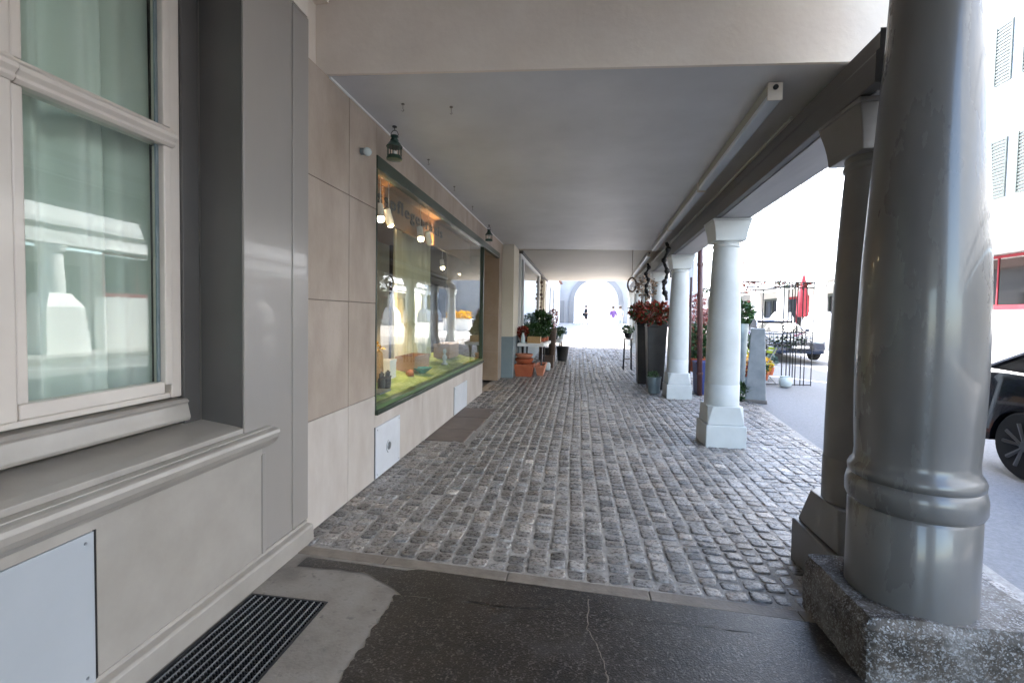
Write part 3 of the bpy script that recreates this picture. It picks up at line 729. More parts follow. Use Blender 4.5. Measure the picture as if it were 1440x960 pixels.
def lantern(x, y, zt, lab, s=1.):
    t = thing('lantern', (x, y, zt), lab, 'lantern', 'green lanterns hanging from the ceiling')
    z = zt-.02
    MB().tube((x, y, zt+.03), (x, y, zt-.02), .004).lathe([(.02,0),(.02,.008)], (x, y, zt+.005)).build('hook', M['iron'], t)
    a = zt-.055; mb = MB()
    prev = None
    for k in range(9):
        an = PI*k/8; p = (x+.035*math.cos(an)*s, y, a-.012+.045*math.sin(an)*s)
        if prev: mb.tube(prev, p, .003, n=6)
        prev = p
    mb.build('handle', M['iron'], t)
    MB().lathe([(.035,-.012),(.037,0),(.030,.002),(.026,.026),(.036,.028),(.034,.038),(.01,.040)], (x, y, a-.052), 20).lathe([(.070,-.064),(.072,-.058),(.052,-.03),(.034,-.008),(.030,0)], (x, y, a-.052), 20).build('cap', M['lanterng'], t, True, angle=35)
    mb = MB()
    for k in range(8):
        an = 2*PI*k/8+.2; mb.tube((x+.062*math.cos(an), y+.062*math.sin(an), a-.112), (x+.062*math.cos(an), y+.062*math.sin(an), a-.200), .0035, n=6)
    mb.build('bars', M['lanterng'], t)
    MB().lathe([(.055,-.018),(.068,-.014),(.070,.0),(.066,.008),(.064,.020),(.058,.020),(.05,.004)], (x, y, a-.212), 20).build('base', M['lanterng'], t, True, angle=35)
    MB().lathe([(.019,0),(.019,.055),(.004,.057)], (x, y, a-.206), 12).build('candle', M['wax'], t, True, angle=40)
lantern(-1.645, 3.98, 3.14, 'green metal lantern with candle hanging at the near corner of the shop window')
lantern(-1.66, 8.50, 3.14, 'small dark lantern hanging at the far end of the shop window')
for i, (x, y) in enumerate(((-1.40, 3.55), (-1.03, 3.63), (-1.62, 4.85), (-1.62, 5.9), (-1.63, 7.0))):
    lab = ['bare ceiling hook nearest the corner of the plaster downstand', 'bare ceiling hook out in the ceiling, away from the wall', 'ceiling hook just beyond the near lantern',
           'ceiling hook midway between the two lanterns', 'ceiling hook closest to the far small lantern'][i]
    mb = MB(); mb.lathe([(.014,0),(.012,.006),(.003,.008)][::-1], (x, y, slope_z(x)-.009), 12); mb.tube((x, y, slope_z(x)), (x, y, slope_z(x)-.045), .0022, n=6)
    mb.path([(x, y, slope_z(x)-.045), (x+.010, y, slope_z(x)-.055), (x, y, slope_z(x)-.063), (x-.01, y, slope_z(x)-.055)], .002, 6)
    tag(mb.build('ceiling_hook', M['darkstone']), lab, 'hook', 'hooks in the arcade ceiling')

# fluorescent battens in one line
def ly(y): return 1.30 + .052*(y-3.4)
segs = [(3.42, 5.75, 'nearest fluorescent batten hanging under the grey ceiling'), (5.80, 8.3, 'second fluorescent batten from the near end of the line'), (8.35, 10.9, 'third fluorescent batten, in front of the fourth column'),
        (12.0, 14.6, 'fourth fluorescent batten, first one under the beige ceiling'), (14.7, 17.2, 'fifth fluorescent batten of the line, before the last'), (17.3, 19.9, 'farthest fluorescent batten near the open end of the arcade')]
for i, (a, b, lab) in enumerate(segs):
    zc = 3.11 if a < 11 else 3.13; w = .048
    t = thing('fluorescent_light', (ly(a), a, zc), lab, 'ceiling light', 'fluorescent battens along the street side')
    def bar(wd, z0, z1, y0, y1, name, m, bev=.004):
        MB().hexa([(ly(y0)-wd,y0,z0),(ly(y0)+wd,y0,z0),(ly(y1)+wd,y1,z0),(ly(y1)-wd,y1,z0)], [(ly(y0)-wd,y0,z1),(ly(y0)+wd,y0,z1),(ly(y1)+wd,y1,z1),(ly(y1)-wd,y1,z1)]).build(name, m, t, False, bev)
    bar(w*.9, zc-.075, zc, a+.012, b-.012, 'housing', M['tubehouse'])
    bar(w, zc-.118, zc-.0755, a+.012, b-.012, 'diffuser', M['tubes'], .012)
    MB().hexa([(ly(a)-w,a,zc-.12),(ly(a)+w,a,zc-.12),(ly(a)+w,a+.011,zc-.12),(ly(a)-w,a+.011,zc-.12)], [(ly(a)-w,a,zc),(ly(a)+w,a,zc),(ly(a)+w,a+.011,zc),(ly(a)-w,a+.011,zc)]).build('end_cap', M['frame'], t, False, .002)
    MB().tube((ly(a), a-.001, zc-.035), (ly(a), a-.012, zc-.035), .017, .017, 14).build('socket', M['black'], t)

# ------------------------------------------------------------------ columns
def noisy_box(mb, x0, x1, y0, y1, z0, z1, n=14, amp=.012):
    # grid box with displaced surface
    def d(p):
        v = Vector(p); k = amp*(noise.noise(v*5)+.6*noise.noise(v*13)+.35*noise.noise(v*31))
        cx, cy = (x0+x1)/2, (y0+y1)/2
        dx = (v.x-cx)/(x1-x0)*2; dy = (v.y-cy)/(y1-y0)*2; dzz = 1 if v.z > z1-.001 else 0
        e = max(0, abs(dx)-.9)*max(0, abs(dy)-.9)*100
        tt = (v.z-z0)/(z1-z0); ch = .02*max(0, tt-.86)/.14*(1 if max(abs(dx), abs(dy)) > .99 else 0)
        return (v.x + dx*k*(abs(dx) > .99) - dx*.010*e - ch*dx*(abs(dx) > .99), v.y + dy*k*(abs(dy) > .99) - dy*.010*e - ch*dy*(abs(dy) > .99), v.z + (k*.8 - .006*e if dzz else 0))
    def face(f):
        vs = [d(f(i/n, j/n)) for j in range(n+1) for i in range(n+1)]
        mb._add(vs, [(j*(n+1)+i, j*(n+1)+i+1, (j+1)*(n+1)+i+1, (j+1)*(n+1)+i) for j in range(n) for i in range(n)])
    X = lambda t: x0+(x1-x0)*t; Y = lambda t: y0+(y1-y0)*t; Z = lambda t: z0+(z1-z0)*t
    face(lambda a, b: (X(a), y0, Z(b))); face(lambda a, b: (X(1-a), y1, Z(b))); face(lambda a, b: (x0, Y(1-a), Z(b))); face(lambda a, b: (x1, Y(a), Z(b)))
    face(lambda a, b: (X(a), Y(b), z1))
bigx, bigy, br = 1.515, 2.30, .235
c1 = thing('column', (bigx, bigy, 0), 'thick grey gloss painted round column on a rough dark stone block, nearest', 'column', 'columns of the arcade')
mb = MB(); noisy_box(mb, 1.205, 1.98, 2.045, 2.60, -.03, .275, 40, .010); mb.build('plinth', M['bigplinth'], c1, True, angle=50)
P = [(br,.262),(br,.662),(br-.004,.668),(br-.006,.674),(br+.004,.682),(br+.012,.70),(br+.013,.75),(br+.006,.785),(br-.002,.795),(br+.004,.800),(br+.006,.825),(br-.002,.845),(br-.014,.86),(br-.018,.90),
     (br-.013,1.0),(br-.008,1.15),(br-.006,1.3),(br-.008,1.5),(br-.018,1.8),(br-.034,2.1),(br-.052,2.45),(br-.070,2.8),(br-.078,3.0),(br-.045,3.05),(br-.03,3.08),(br+.01,3.14),(br+.03,3.25)]
MB().lathe(P, (bigx, bigy), 72).build('shaft', M['colpaint'], c1, True, angle=60)
# earlier column of the same near building, behind the viewer
def column(x, y, ps, r, m, lab, cast=False):
    c = thing('column', (x, y, 0), lab, 'column', 'columns of the arcade')
    h = ps; z1 = .255; z2 = .47
    mb = MB(); mb.box(x-h, x+h, y-h, y+h, -.03, z1); mb.build('plinth', m, c, False, .012, seg=3)
    # chamfered block: square below, octagon above
    a = h*.90; b = r*1.03; k = b*.74
    lo = [(-a,-a),(a,-a),(a,a),(-a,a)]
    up = [(-k,-b),(k,-b),(b,-k),(b,k),(k,b),(-k,b),(-b,k),(-b,-k)]
    vs = [(x+p[0], y+p[1], z1+.002) for p in lo] + [(x+p[0], y+p[1], z2) for p in up]
    fs = [(0,1,5,4),(1,6,5),(1,2,7,6),(2,8,7),(2,3,9,8),(3,10,9),(3,0,11,10),(0,4,11),(4,5,6,7,8,9,10,11),(3,2,1,0)]
    mb = MB(); mb._add(vs, fs); mb.build('base_block', m, c, False, .006)
    rt = r*.74
    prof = [(r,z2-.01),(r,.715),(r-.004,.72),(r-.003,.726),(r*.985,.73),(r*.975,1.0),(r*.95,1.3),(r*.90,1.65),(r*.84,1.95),(r*.78,2.2),(rt,2.33),(rt+.008,2.335),(rt+.012,2.35),(rt+.006,2.365),(rt,2.37),(rt+.004,2.40)]
    MB().lathe(prof, (x, y), 40).build('shaft', m, c, True, angle=50)
    mb = MB(); n = 6; vs = []; prev = None
    for i in range(n+1):
        t = i/n; w = .168 + (.21-.168)*(t**1.5); wx = w*1.0
        vs += [(x-wx, y-w, 2.40+.225*t), (x+wx, y-w, 2.40+.225*t), (x+wx, y+w, 2.40+.225*t), (x-wx, y+w, 2.40+.225*t)]
    fs = [(i*4+j, i*4+(j+1) % 4, i*4+4+(j+1) % 4, i*4+4+j) for i in range(n) for j in range(4)] + [(3,2,1,0), tuple(range(4*n, 4*n+4))]
    mb._add(vs, fs); mb.box(x-.213, x+.213, y-.213, y+.213, 2.626, 2.651); mb.build('capital', m, c, False, .006)
    return c
M['wstone2'] = mat('shade_toned_stone', (.12, .112, .104), .40, (.155, .147, .137), 3.0, .14, 14, coat=.15)  # darker copy of the pale column stone, with shade in its colour
column(1.625, 2.85, .255, .195, M['wstone2'], 'slim column, toned darker for shade, standing right behind the thick nearest column')
labs = ['pale stone column nearest of the free standing ones, left of the grey tapered pillar', 'pale stone column beside the dark tall planters and the maroon downpipe', 'pale column mostly hidden behind the red flowers and dark planters',
        'narrow pale column far down the arcade beside the dried flowers', 'farthest pale column before the open end of the arcade', 'last column, carrying the far end of the arcade beam']
for i in range(6):
    y = 5.84 + 3.2*i
    if y > 22: break
    column(colx(y), y, .225, .195, M['wstone'], labs[i])
column(colx(-1.0), -1.4, .25, .22, M['wstone2'], 'grey column of the bay behind the viewer'); column(colx(-5.0), -5.0, .25, .22, M['wstone2'], 'grey column farther behind the viewer')

# ------------------------------------------------------------------ second shop on the left
s2 = thing('cream_shop_building', (-1.6, 15, 0), 'cream plastered shop building with blue grey dado and white framed windows', 'building')
MB().box(-2.1, -1.50, 10.805, 11.72, .98, 3.15).build('pier', M['plaster2'], s2, False, .006)
MB().box(-2.1, -1.492, 10.795, 11.73, 0, .978).build('pier_dado', M['bluegrey'], s2, False, .006)
MB().box(-1.9, -1.46, 11.74, 18.0, 0, .84).build('dado', M['bluegrey'], s2)
MB().box(-1.9, -1.40, 11.74, 22.0, 3.06, 3.13).build('fascia', M['beam'], s2)
MB().box(-1.9, -1.45, 17.55, 18.1, .84, 3.06).box(-1.9, -1.45, 20.4, 20.8, 0, 3.06).box(-3.3, -2.9, 18.0, 20.5, 0, 3.06).box(-1.9, -1.45, 21.7, 21.9, 0, 3.06).build('wall', M['plaster2'], s2)
w = MB(); X = -1.46
for (a, b) in ((11.74, 17.54),):
    w.box(X-.06, X+.02, a, b, .842, .92); w.box(X-.06, X+.02, a, b, 2.97, 3.055)
    w.box(X-.06, X+.02, a, a+.08, .921, 2.969); w.box(X-.06, X+.02, b-.10, b, .921, 2.969)
w.box(X-.06, X+.02, 12.35, 12.45, .921, 2.969)
wo = w.build('shop_window', M['white'], s2, False, .004)
MB().box(X-.03, X-.022, 11.82, 12.35, .92, 2.97).box(X-.03, X-.022, 12.45, 17.44, .92, 2.97).build('pane', M['glass3'], wo)
w = MB(); a, b = 20.8, 21.7
w.box(X-.06, X+.02, a, b, .842, .92); w.box(X-.06, X+.02, a, b, 2.97, 3.055); w.box(X-.06, X+.02, a, a+.08, .921, 2.969); w.box(X-.06, X+.02, b-.10, b, .921, 2.969)
wo = w.build('shop_window', M['white'], s2, False, .004)
MB().box(X-.03, X-.022, 20.88, 21.6, .92, 2.97).build('pane', M['glass3'], wo)
MB().box(-3.4, -3.3, 11.7, 17.6, 0, 3.06).box(-3.3, -1.9, 11.72, 11.8, 0, 3.06).box(-3.3, -1.9, 17.5, 17.58, 0, 3.06).box(-3.3, -1.9, 11.8, 17.5, 3.06, 3.1).build('shop_room', M['offwhite'], s2)
MB().box(-2.88, -2.82, 18.6, 19.7, .1, 2.3).build('door', M['darkwood'], s2, False, .01)
# ornaments by the door
mb = MB()
for k in range(9): mb.ball((-1.40+.02*math.sin(k*2), 17.95, 1.5+.16*k), .05+.02*math.sin(k*1.7), 8, 6)
mb.tube((-1.40, 17.95, 1.4), (-1.40, 17.95, 3.05), .01)
tag(mb.build('hanging_garland', M['darkwood'], None, True), 'dark garland hanging on the wall beside the white framed shop window', 'garland')

# ------------------------------------------------------------------ building mass above
um = thing('upper_storeys', (-3, 8, 3.4), 'plastered upper storeys of the arcade buildings above the beam', 'building')
MB().box(-12, 2.35, -12, 3.44, 4.92, 12).box(-12, 2.4, 3.45, 21.9, 3.36, 11).build('wall', M['offwhite'], um)
MB().box(-12, -3.65, -12, 21.9, 0, 3.3).build('rear_rooms', M['offwhite'], um)
MB().hexa([(-12.5,-12.5,12),(2.9,-12.5,12),(2.9,3,12),(-12.5,3,12)], [(-8,-12.5,15),(-3,-12.5,15),(-3,3,15),(-8,3,15)]).build('roof', M['roof'], um)
# ------------------------------------------------------------------ stall of plants on the left
def foliage(name, c, rad, n, size, m, lab, cat='plant', pot=None, group=None, stems=True):
    t = thing(name, (c[0], c[1], c[2]-rad[2]), lab, cat, group)
    if pot:
        r, h, pm = pot; zb = c[2]-rad[2]-h
        MB().lathe([(r*.7,0),(r*.72,.004),(r,h*.88),(r*1.06,h*.88),(r*1.06,h),(r*.94,h),(r*.92,h*.85),(.01,h*.85)], (c[0], c[1], zb), 20).build('pot', pm, t, True, angle=40)
        t.location.z = zb
        for ch in [x for x in ALL() if x.parent == t]:
            for v in ch.data.vertices: v.co.z += (c[2]-rad[2]) - zb
    if stems:
        mb = MB(); rr = random.Random(int(abs(c[0]*100+c[1]*37)))
        for _ in range(7):
            mb.tube((c[0]+rr.uniform(-.02,.02), c[1]+rr.uniform(-.02,.02), c[2]-rad[2]-.02), (c[0]+rr.uniform(-.6,.6)*rad[0], c[1]+rr.uniform(-.6,.6)*rad[1], c[2]+rr.uniform(-.2,.5)*rad[2]), .005, .003, 5)
        mb.build('stems', M['leaf'], t, tone=True)
    mb = MB(); mb.leaves(c, rad, n, size); mb.build('leaves', m, t, tone=True)
    return t
tb = thing('stall_table', (-1.13, 12.2, 0), 'white topped trestle table of plants against the shop wall', 'table')
MB().hexa([(-1.46,11.30,.725),(-.80,11.32,.725),(-.72,12.9,.725),(-1.42,12.9,.725)], [(-1.46,11.30,.80),(-.80,11.32,.80),(-.72,12.9,.80),(-1.42,12.9,.80)]).build('table_top', M['white'], tb, False, .006)
for (y) in (11.6, 12.6):
    MB().tube((-1.35, y-.15, 0), (-1.35, y+.12, .72), .02).tube((-1.35, y+.15, 0), (-1.35, y-.12, .72), .02).build('leg', M['iron'], tb)
    MB().tube((-.88, y-.15, 0), (-.88, y+.12, .72), .02).tube((-.88, y+.15, 0), (-.88, y-.12, .72), .02).build('leg', M['iron'], tb)
def trough(x0, x1, y0, y1, z0, z1, m, lab, cat='planter'):
    t = thing('plant_trough', ((x0+x1)/2, (y0+y1)/2, z0), lab, cat); k = .04
    b = [(x0+k,y0+k,z0),(x1-k,y0+k,z0),(x1-k,y1-k,z0),(x0+k,y1-k,z0)]; tp = [(x0,y0,z1-.05),(x1,y0,z1-.05),(x1,y1,z1-.05),(x0,y1,z1-.05)]
    MB().hexa(b, tp).build('trough_body', m, t, False, .008)
    mb = MB(); 
    for (a0,a1,b0,b1) in ((x0-.015,x1+.015,y0-.015,y0+.01),(x0-.015,x1+.015,y1-.01,y1+.015),(x0-.015,x0+.01,y0+.011,y1-.011),(x1-.01,x1+.015,y0+.011,y1-.011)): mb.box(a0,a1,b0,b1,z1-.049,z1)
    mb.build('rim', m, t, False, .004); return t
trough(-1.50, -1.04, 11.10, 11.60, .0, .30, M['terra'], 'square terracotta planter on the cobbles under the white table')
trough(-1.0, -.78, 11.35, 12.2, .0, .26, M['terra2'], 'long pale terracotta trough under the white table edge')
o = MB().lathe([(.16,0),(.18,.01),(.225,.08),(.23,.12),(.215,.12),(.16,.03)], (-1.28, 11.34, .31), 24).build('flower_bowl', M['terra'], None, True, angle=40); tag(o, 'wide terracotta bowl stacked on the square planter', 'bowl')
o = MB().lathe([(.15,0),(.17,.01),(.215,.07),(.22,.10),(.205,.10),(.15,.03)], (-1.28, 11.34, .44), 24).build('flower_bowl', M['terra2'], None, True, angle=40); tag(o, 'paler upper terracotta bowl of the stack under the table', 'bowl')
o = MB().lathe([(.07,0),(.10,.02),(.11,.16),(.09,.22),(.075,.22)], (-.80, 12.55, .0), 18).build('watering_jug', M['ceramic'], None, True, angle=40); tag(o, 'pale grey jug on the cobbles by the terracotta trough', 'jug')
displaybox('wicker_hamper', -1.22, -.90, 11.42, 11.72, .802, .96, M['wicker'], 'light wicker hamper at the front of the white table', 'basket')
mb = MB(); mb.lathe([(.05,0),(.06,.01),(.055,.12),(.03,.2),(.028,.24),(.035,.25)], (-1.33, 11.42, .802), 16); mb.build('milk_jug', M['ceramic'], None, True, angle=45); tag(col.objects['milk_jug'], 'tall white jug on the front corner of the white table', 'jug')
foliage('potted_plant', (-1.36, 11.62, 1.08), (.14,.14,.13), 380, .05, M['redleaf'], 'deep red flowering plant at the left of the white table', pot=(.09,.14,M['terra']))
foliage('potted_plant', (-1.12, 11.95, 1.10), (.26,.22,.17), 700, .07, M['leaf'], 'bushy green plant behind the wicker hamper', pot=(.10,.13,M['planter']))
foliage('potted_plant', (-.92, 12.25, 1.05), (.20,.25,.14), 600, .06, M['leaf'], 'low dark green plant on the street side of the white table', pot=(.10,.11,M['terra']))
foliage('potted_plant', (-1.30, 12.6, 1.32), (.18,.18,.22), 420, .06, M['leafblue'], 'grey blue shrub standing against the bright shop window', pot=(.11,.30,M['zinc']))
foliage('potted_plant', (-1.0, 12.95, 1.36), (.27,.25,.24), 760, .09, M['leaf'], 'tall dark green plant at the far end of the white table', pot=(.12,.34,M['planter']))
foliage('potted_plant', (-1.60, 11.0, 1.08), (.05,.10,.14), 120, .06, M['leafblue'], 'faint grey green sprig on the ledge of the pier', pot=None)
foliage('potted_plant', (-.72, 13.7, 1.40), (.13,.15,.28), 420, .06, M['pinkleaf'], 'tall pink flowering plant between the two tables', pot=(.12,.98,M['darkwood']))
foliage('potted_plant', (-1.30, 12.05, 1.02), (.17,.16,.13), 330, .06, M['leafblue'], 'silvery green plant in the middle of the white table', pot=(.09,.10,M['terra']))
foliage('potted_plant', (-.86, 12.75, 1.16), (.17,.18,.20), 380, .07, M['leaf'], 'green plant at the far street corner of the white table', pot=(.10,.18,M['terra']))
displaybox('wooden_crate', -.92, -.66, 13.15, 13.5, .0, .34, M['darkwood'], 'dark wooden crate on the cobbles between the two tables', 'crate')
tb2 = thing('stall_table', (-.75, 16, 0), 'second low table with white cloth farther along the wall', 'table')
MB().box(-1.25, -.50, 15.0, 17.0, .62, .70).build('table_top', M['clothwhite'], tb2, False, .01)
for x, y in ((-1.2,15.1),(-.55,15.1),(-1.2,16.9),(-.55,16.9)): MB().box(x-.025, x+.025, y-.025, y+.025, gh(y), .62).build('leg', M['darkwood'], tb2)
for x, y, lab in ((-.85, 15.0, 'black tub standing before the second table'), (-.46, 15.5, 'black tub at the street corner of the second table')):
    o = MB().lathe([(.14,0),(.16,.01),(.20,.42),(.21,.43),(.21,.46),(.19,.46),(.18,.4)], (x, y-.35, gh(y)), 20).build('tub', M['planter'], None, True, angle=40); tag(o, lab, 'tub')
foliage('potted_plant', (-.72, 15.4, .95), (.22,.2,.12), 450, .07, M['leaf'], 'dark green plant on the second table', pot=(.1,.13,M['planter']))
foliage('potted_plant', (-.55, 16.2, .97), (.18,.2,.13), 300, .07, M['leafblue'], 'pale green plant on the second table, farther one', pot=(.1,.14,M['ceramic']))

# ------------------------------------------------------------------ right side: planters, pipe, florist corner
def tall_planter(x, y, w, lab, h=1.36):
    t = thing('tall_planter', (x, y, 0), lab, 'planter', 'tall dark planters between the columns'); b = w*.72
    MB().hexa([(x-b,y-b,0),(x+b,y-b,0),(x+b,y+b,0),(x-b,y+b,0)], [(x-w,y-w,h-.06),(x+w,y-w,h-.06),(x+w,y+w,h-.06),(x-w,y+w,h-.06)]).build('planter_body', M['planter'], t, False, .012)
    MB().box(x-w-.015, x+w+.015, y-w-.015, y+w+.015, h-.059, h).build('rim', M['planter'], t, False, .008)
    return t
tall_planter(1.63, 9.98, .20, 'tall dark tapered planter nearest the second pale column')
tall_planter(1.52, 10.75, .20, 'tall dark tapered planter, the farther of the pair', 1.38)
foliage('red_flowers', (1.62, 9.95, 1.56), (.36,.36,.24), 620, .085, M['redleaf'], 'red trailing flowers in the nearer dark planter', 'flowers')
foliage('red_flowers', (1.50, 10.75, 1.60), (.34,.36,.22), 520, .085, M['redleaf'], 'red trailing flowers in the farther dark planter', 'flowers')
o = MB().lathe([(.105,0),(.11,.004),(.135,.30),(.142,.305),(.142,.325),(.13,.325),(.125,.29)], (1.53, 9.42, 0), 24).build('zinc_bucket', M['zinc'], None, True, angle=40); tag(o, 'zinc bucket on the cobbles in front of the dark planters', 'bucket')
foliage('grass_tuft', (1.53, 9.42, .36), (.10,.10,.05), 90, .05, M['leaf'], 'dark leaves in the zinc bucket', 'plant')
st = thing('plant_stand', (1.43, 13.4, 0), 'slim dark plant stand beyond the planters', 'plant stand')
for dx, dy in ((-.11,-.11),(.11,-.11),(.11,.11),(-.11,.11)): MB().tube((1.43+dx, 13.4+dy, 0), (1.43+dx*.8, 13.4+dy*.8, .86), .014).build('leg', M['iron'], st)
MB().box(1.30, 1.56, 13.27, 13.53, .86, .88).build('shelf', M['darkwood'], st); MB().box(1.32, 1.54, 13.29, 13.51, .30, .32).build('shelf', M['darkwood'], st)
foliage('potted_plant', (1.43, 13.4, 1.14), (.15,.15,.10), 350, .06, M['leaf'], 'yellow green plant on the slim plant stand', pot=(.11,.15,M['planter']))
foliage('dried_flowers', (1.72, 12.1, 2.25), (.22,.30,.30), 260, .09, M['wickerleaf'], 'dried pale flowers hanging in front of a far column', 'flowers')
for cc, q in (((1.62, 9.95, 1.54), 0), ((1.50, 10.75, 1.58), 1)):
    b = MB(); b.leaves(cc, (.32,.32,.22), 420, .08, droop=.3); b.build('leaves', M['leaf'], [x for x in ALL() if x.name.startswith('red_flowers')][q], tone=True)
foliage('potted_plant', (3.95, 12.9, .75), (.3,.3,.3), 520, .09, M['leaf'], 'shrub in the florist corner behind the folding chairs', pot=(.16,.45,M['terra']))
foliage('flowering_shrub', (3.75, 10.8, .50), (.22,.22,.2), 340, .08, M['yellowleaf'], 'yellow flowering plant beside the grey pillar', 'plant', pot=(.14,.28,M['zinc']))
foliage('potted_plant', (3.6, 13.6, 1.1), (.35,.3,.5), 700, .09, M['leaf'], 'taller shrub at the back of the florist corner', pot=(.2,.6,M['planter']))
foliage('flowering_shrub', (2.95, 11.8, 1.3), (.3,.3,.4), 420, .08, M['pinkleaf'], 'pink flowering shrub at the street side behind the first columns', 'plant', pot=(.2,.7,M['terra2']))
for k, (x, y, mm, lb_) in enumerate(((4.0, 10.9, 'leaf', 'small green potted plant on the asphalt left of the round pale pot'), (4.35, 11.5, 'yellowleaf', 'small yellow potted plant under the folding chair'), (3.55, 10.4, 'redleaf', 'small red potted plant behind the grey pillar'), (4.9, 12.6, 'leafblue', 'silvery potted plant behind the iron posts'))):
    foliage('potted_plant', (x, y, .42), (.17,.17,.15), 240, .07, M[mm], lb_, pot=(.11,.20,M['terra' if k % 2 else 'zinc']))
# wreath hanging
mb = MB(); pv = None
for k in range(21):
    a = 2*PI*k/20; p = (1.30+.10*math.cos(a), 11.6, 2.28+.17*math.sin(a))
    if pv: mb.tube(pv, p, .022, n=7)
    pv = p
mb.tube((1.30, 11.6, 2.45), (1.30, 11.6, 3.13), .006)
tag(mb.build('hanging_wreath', M['darkwood'], None, True), 'oval twig wreath hanging from the ceiling before the bright arch', 'wreath')
# hanging dark garlands near column 4
def garland(x, y, z0, z1, lab, r=.03):
    mb = MB(); rr = random.Random(int(y*10)); pv = None; n = 16
    for k in range(n+1):
        z = z1+(z0-z1)*k/n; p = (x+.03*math.sin(k*.9), y+.02*math.cos(k*1.3), z)
        if pv: mb.tube(pv, p, r*rr.uniform(.7,1.1), r*rr.uniform(.7,1.1), 8)
        if k % 3 == 2: mb.ball(p, r*1.7, 8, 6)
        pv = p
    tag(mb.build('hanging_garland', M['iron'], None, True), lab, 'garland')
garland(1.50, 8.35, 1.80, 2.80, 'dark knotted garland hanging left of the second pale column')
garland(1.60, 11.2, 2.0, 2.75, 'dark curved garland hanging beside the third pale column')
dp = thing('downpipe', (2.36, 9.35, 0), 'maroon downpipe rising to the beam behind the second pale column', 'pipe')
MB().tube((2.38, 9.35, 0), (2.30, 9.35, 3.3), .05, .05, 16).build('pipe', M['maroon'], dp, True)
for z in (.4, 1.1, 1.9, 2.5): MB().tube((2.38-.024*z, 9.35, z), (2.38-.024*z, 9.35, z+.05), .060, .060, 16).build('clamp', M['maroon'], dp, True, angle=40)
MB().tube((2.24, 9.6, .0), (2.22, 9.6, 2.3), .022, .022, 10).build('side_pipe', M['maroon'], dp, True)
bb = thing('blue_bin', (2.52, 9.6, 0), 'dark blue bin on the cobbles behind the maroon downpipe', 'bin')
MB().hexa([(2.36,9.45,0),(2.66,9.45,0),(2.66,9.75,0),(2.36,9.75,0)], [(2.33,9.42,.60),(2.69,9.42,.60),(2.69,9.78,.60),(2.33,9.78,.60)]).build('bin_body', M['bluebin'], bb, False, .012)
MB().box(2.32, 2.70, 9.41, 9.79, .601, .64).build('lid', M['bluebin'], bb, False, .01)
foliage('potted_plant', (2.55, 10.3, 1.0), (.3,.3,.35), 900, .08, M['leaf'], 'leafy shrub between the first two pale columns', pot=(.17,.30,M['terra']))
foliage('flowering_shrub', (2.62, 10.9, 1.65), (.25,.3,.35), 380, .08, M['pinkleaf'], 'pale pink flowering shrub behind the blue bin', 'plant', pot=(.18,.4,M['terra2']))
# tapered grey pillar
ob = thing('tapered_pillar', (3.18, 8.85, 0), 'grey tapered stone pillar at the pavement edge', 'pillar')
MB().hexa([(3.04,8.86,-.01),(3.36,8.74,-.01),(3.42,8.90,-.01),(3.10,9.02,-.01)], [(3.11,8.86,1.33),(3.32,8.78,1.33),(3.36,8.90,1.33),(3.15,8.98,1.33)]).build('shaft', M['pillar'], ob, False, .015)
MB().hexa([(3.015,8.85,-.012),(3.375,8.715,-.012),(3.445,8.905,-.012),(3.085,9.04,-.012)], [(3.03,8.855,.05),(3.37,8.728,.05),(3.432,8.905,.05),(3.092,9.032,.05)]).build('foot', M['darkstone'], ob, False, .01)
foliage('weeds', (3.0, 8.95, .16), (.16,.14,.16), 260, .07, M['leaf'], 'weeds growing at the left foot of the grey pillar', 'plant')
foliage('potted_plant', (3.28, 9.9, 1.62), (.20,.22,.22), 520, .09, M['leaf'], 'round green plant showing above the grey pillar', pot=(.13,1.42,M['zinc']))
foliage('potted_plant', (3.05, 10.4, .85), (.25,.3,.35), 600, .08, M['leaf'], 'green and yellow shrub left of the grey pillar', pot=(.16,.5,M['terra']))
# trellis enclosure
tr = thing('iron_trellis', (4.4, 11.2, 0), 'thin black iron trellis frame round the florist corner on the street', 'trellis')
def bars(pts, r, name): 
    mb = MB()
    for a, b in pts: mb.tube(a, b, r, r, 6)
    mb.build(name, M['iron'], tr)
Zt = 2.34
bars([((x, 11.2+ (x-4.4)*.12, 0), (x, 11.2+(x-4.4)*.12, Zt)) for x in (4.62,4.72,4.80,4.86,4.92,5.04,5.12,5.28)], .011, 'post')
bars([((3.55,11.1,Zt),(5.28,11.3,Zt)),((3.55,11.1,Zt-.12),(5.28,11.3,Zt-.12)),((4.25,11.18,.02),(5.28,11.3,.02)),((4.62,11.23,1.2),(5.28,11.3,1.2))], .012, 'rail')
bars([((3.55,11.1,0),(3.55,11.1,Zt)),((3.55,14.2,0),(3.55,14.2,Zt)),((5.28,14.2,0),(5.28,14.2,Zt)),((3.55,11.1,Zt),(3.55,14.2,Zt)),((5.28,11.3,Zt),(5.28,14.2,Zt)),((3.55,14.2,Zt),(5.28,14.2,Zt))], .014, 'frame')
for k in range(14):
    x = R.uniform(3.6, 5.2); mb = MB(); mb.leaves((x, 11.15+.12*(x-3.55) if k % 2 else 14.2, Zt-.06), (.16,.05,.05), 26, .07)
    mb.build('climber', M['redleaf'] if k % 3 else M['leaf'], tr, tone=True)
mb = MB()
for k in range(12): mb.box(4.30+.088*k, 4.312+.088*k, 11.36, 11.37, .92, 1.16)
for k in range(6): mb.box(4.29, 5.29, 11.372, 11.382, .92+.045*k, .935+.045*k)
mb.box(4.30, 5.28, 11.37, 11.60, .90, .915); mb.build('basket', M['iron'], tr)
mb = MB(); mb.leaves((4.8, 11.5, .98), (.45,.1,.1), 200, .07); mb.build('climber', M['leaf'], tr, tone=True)
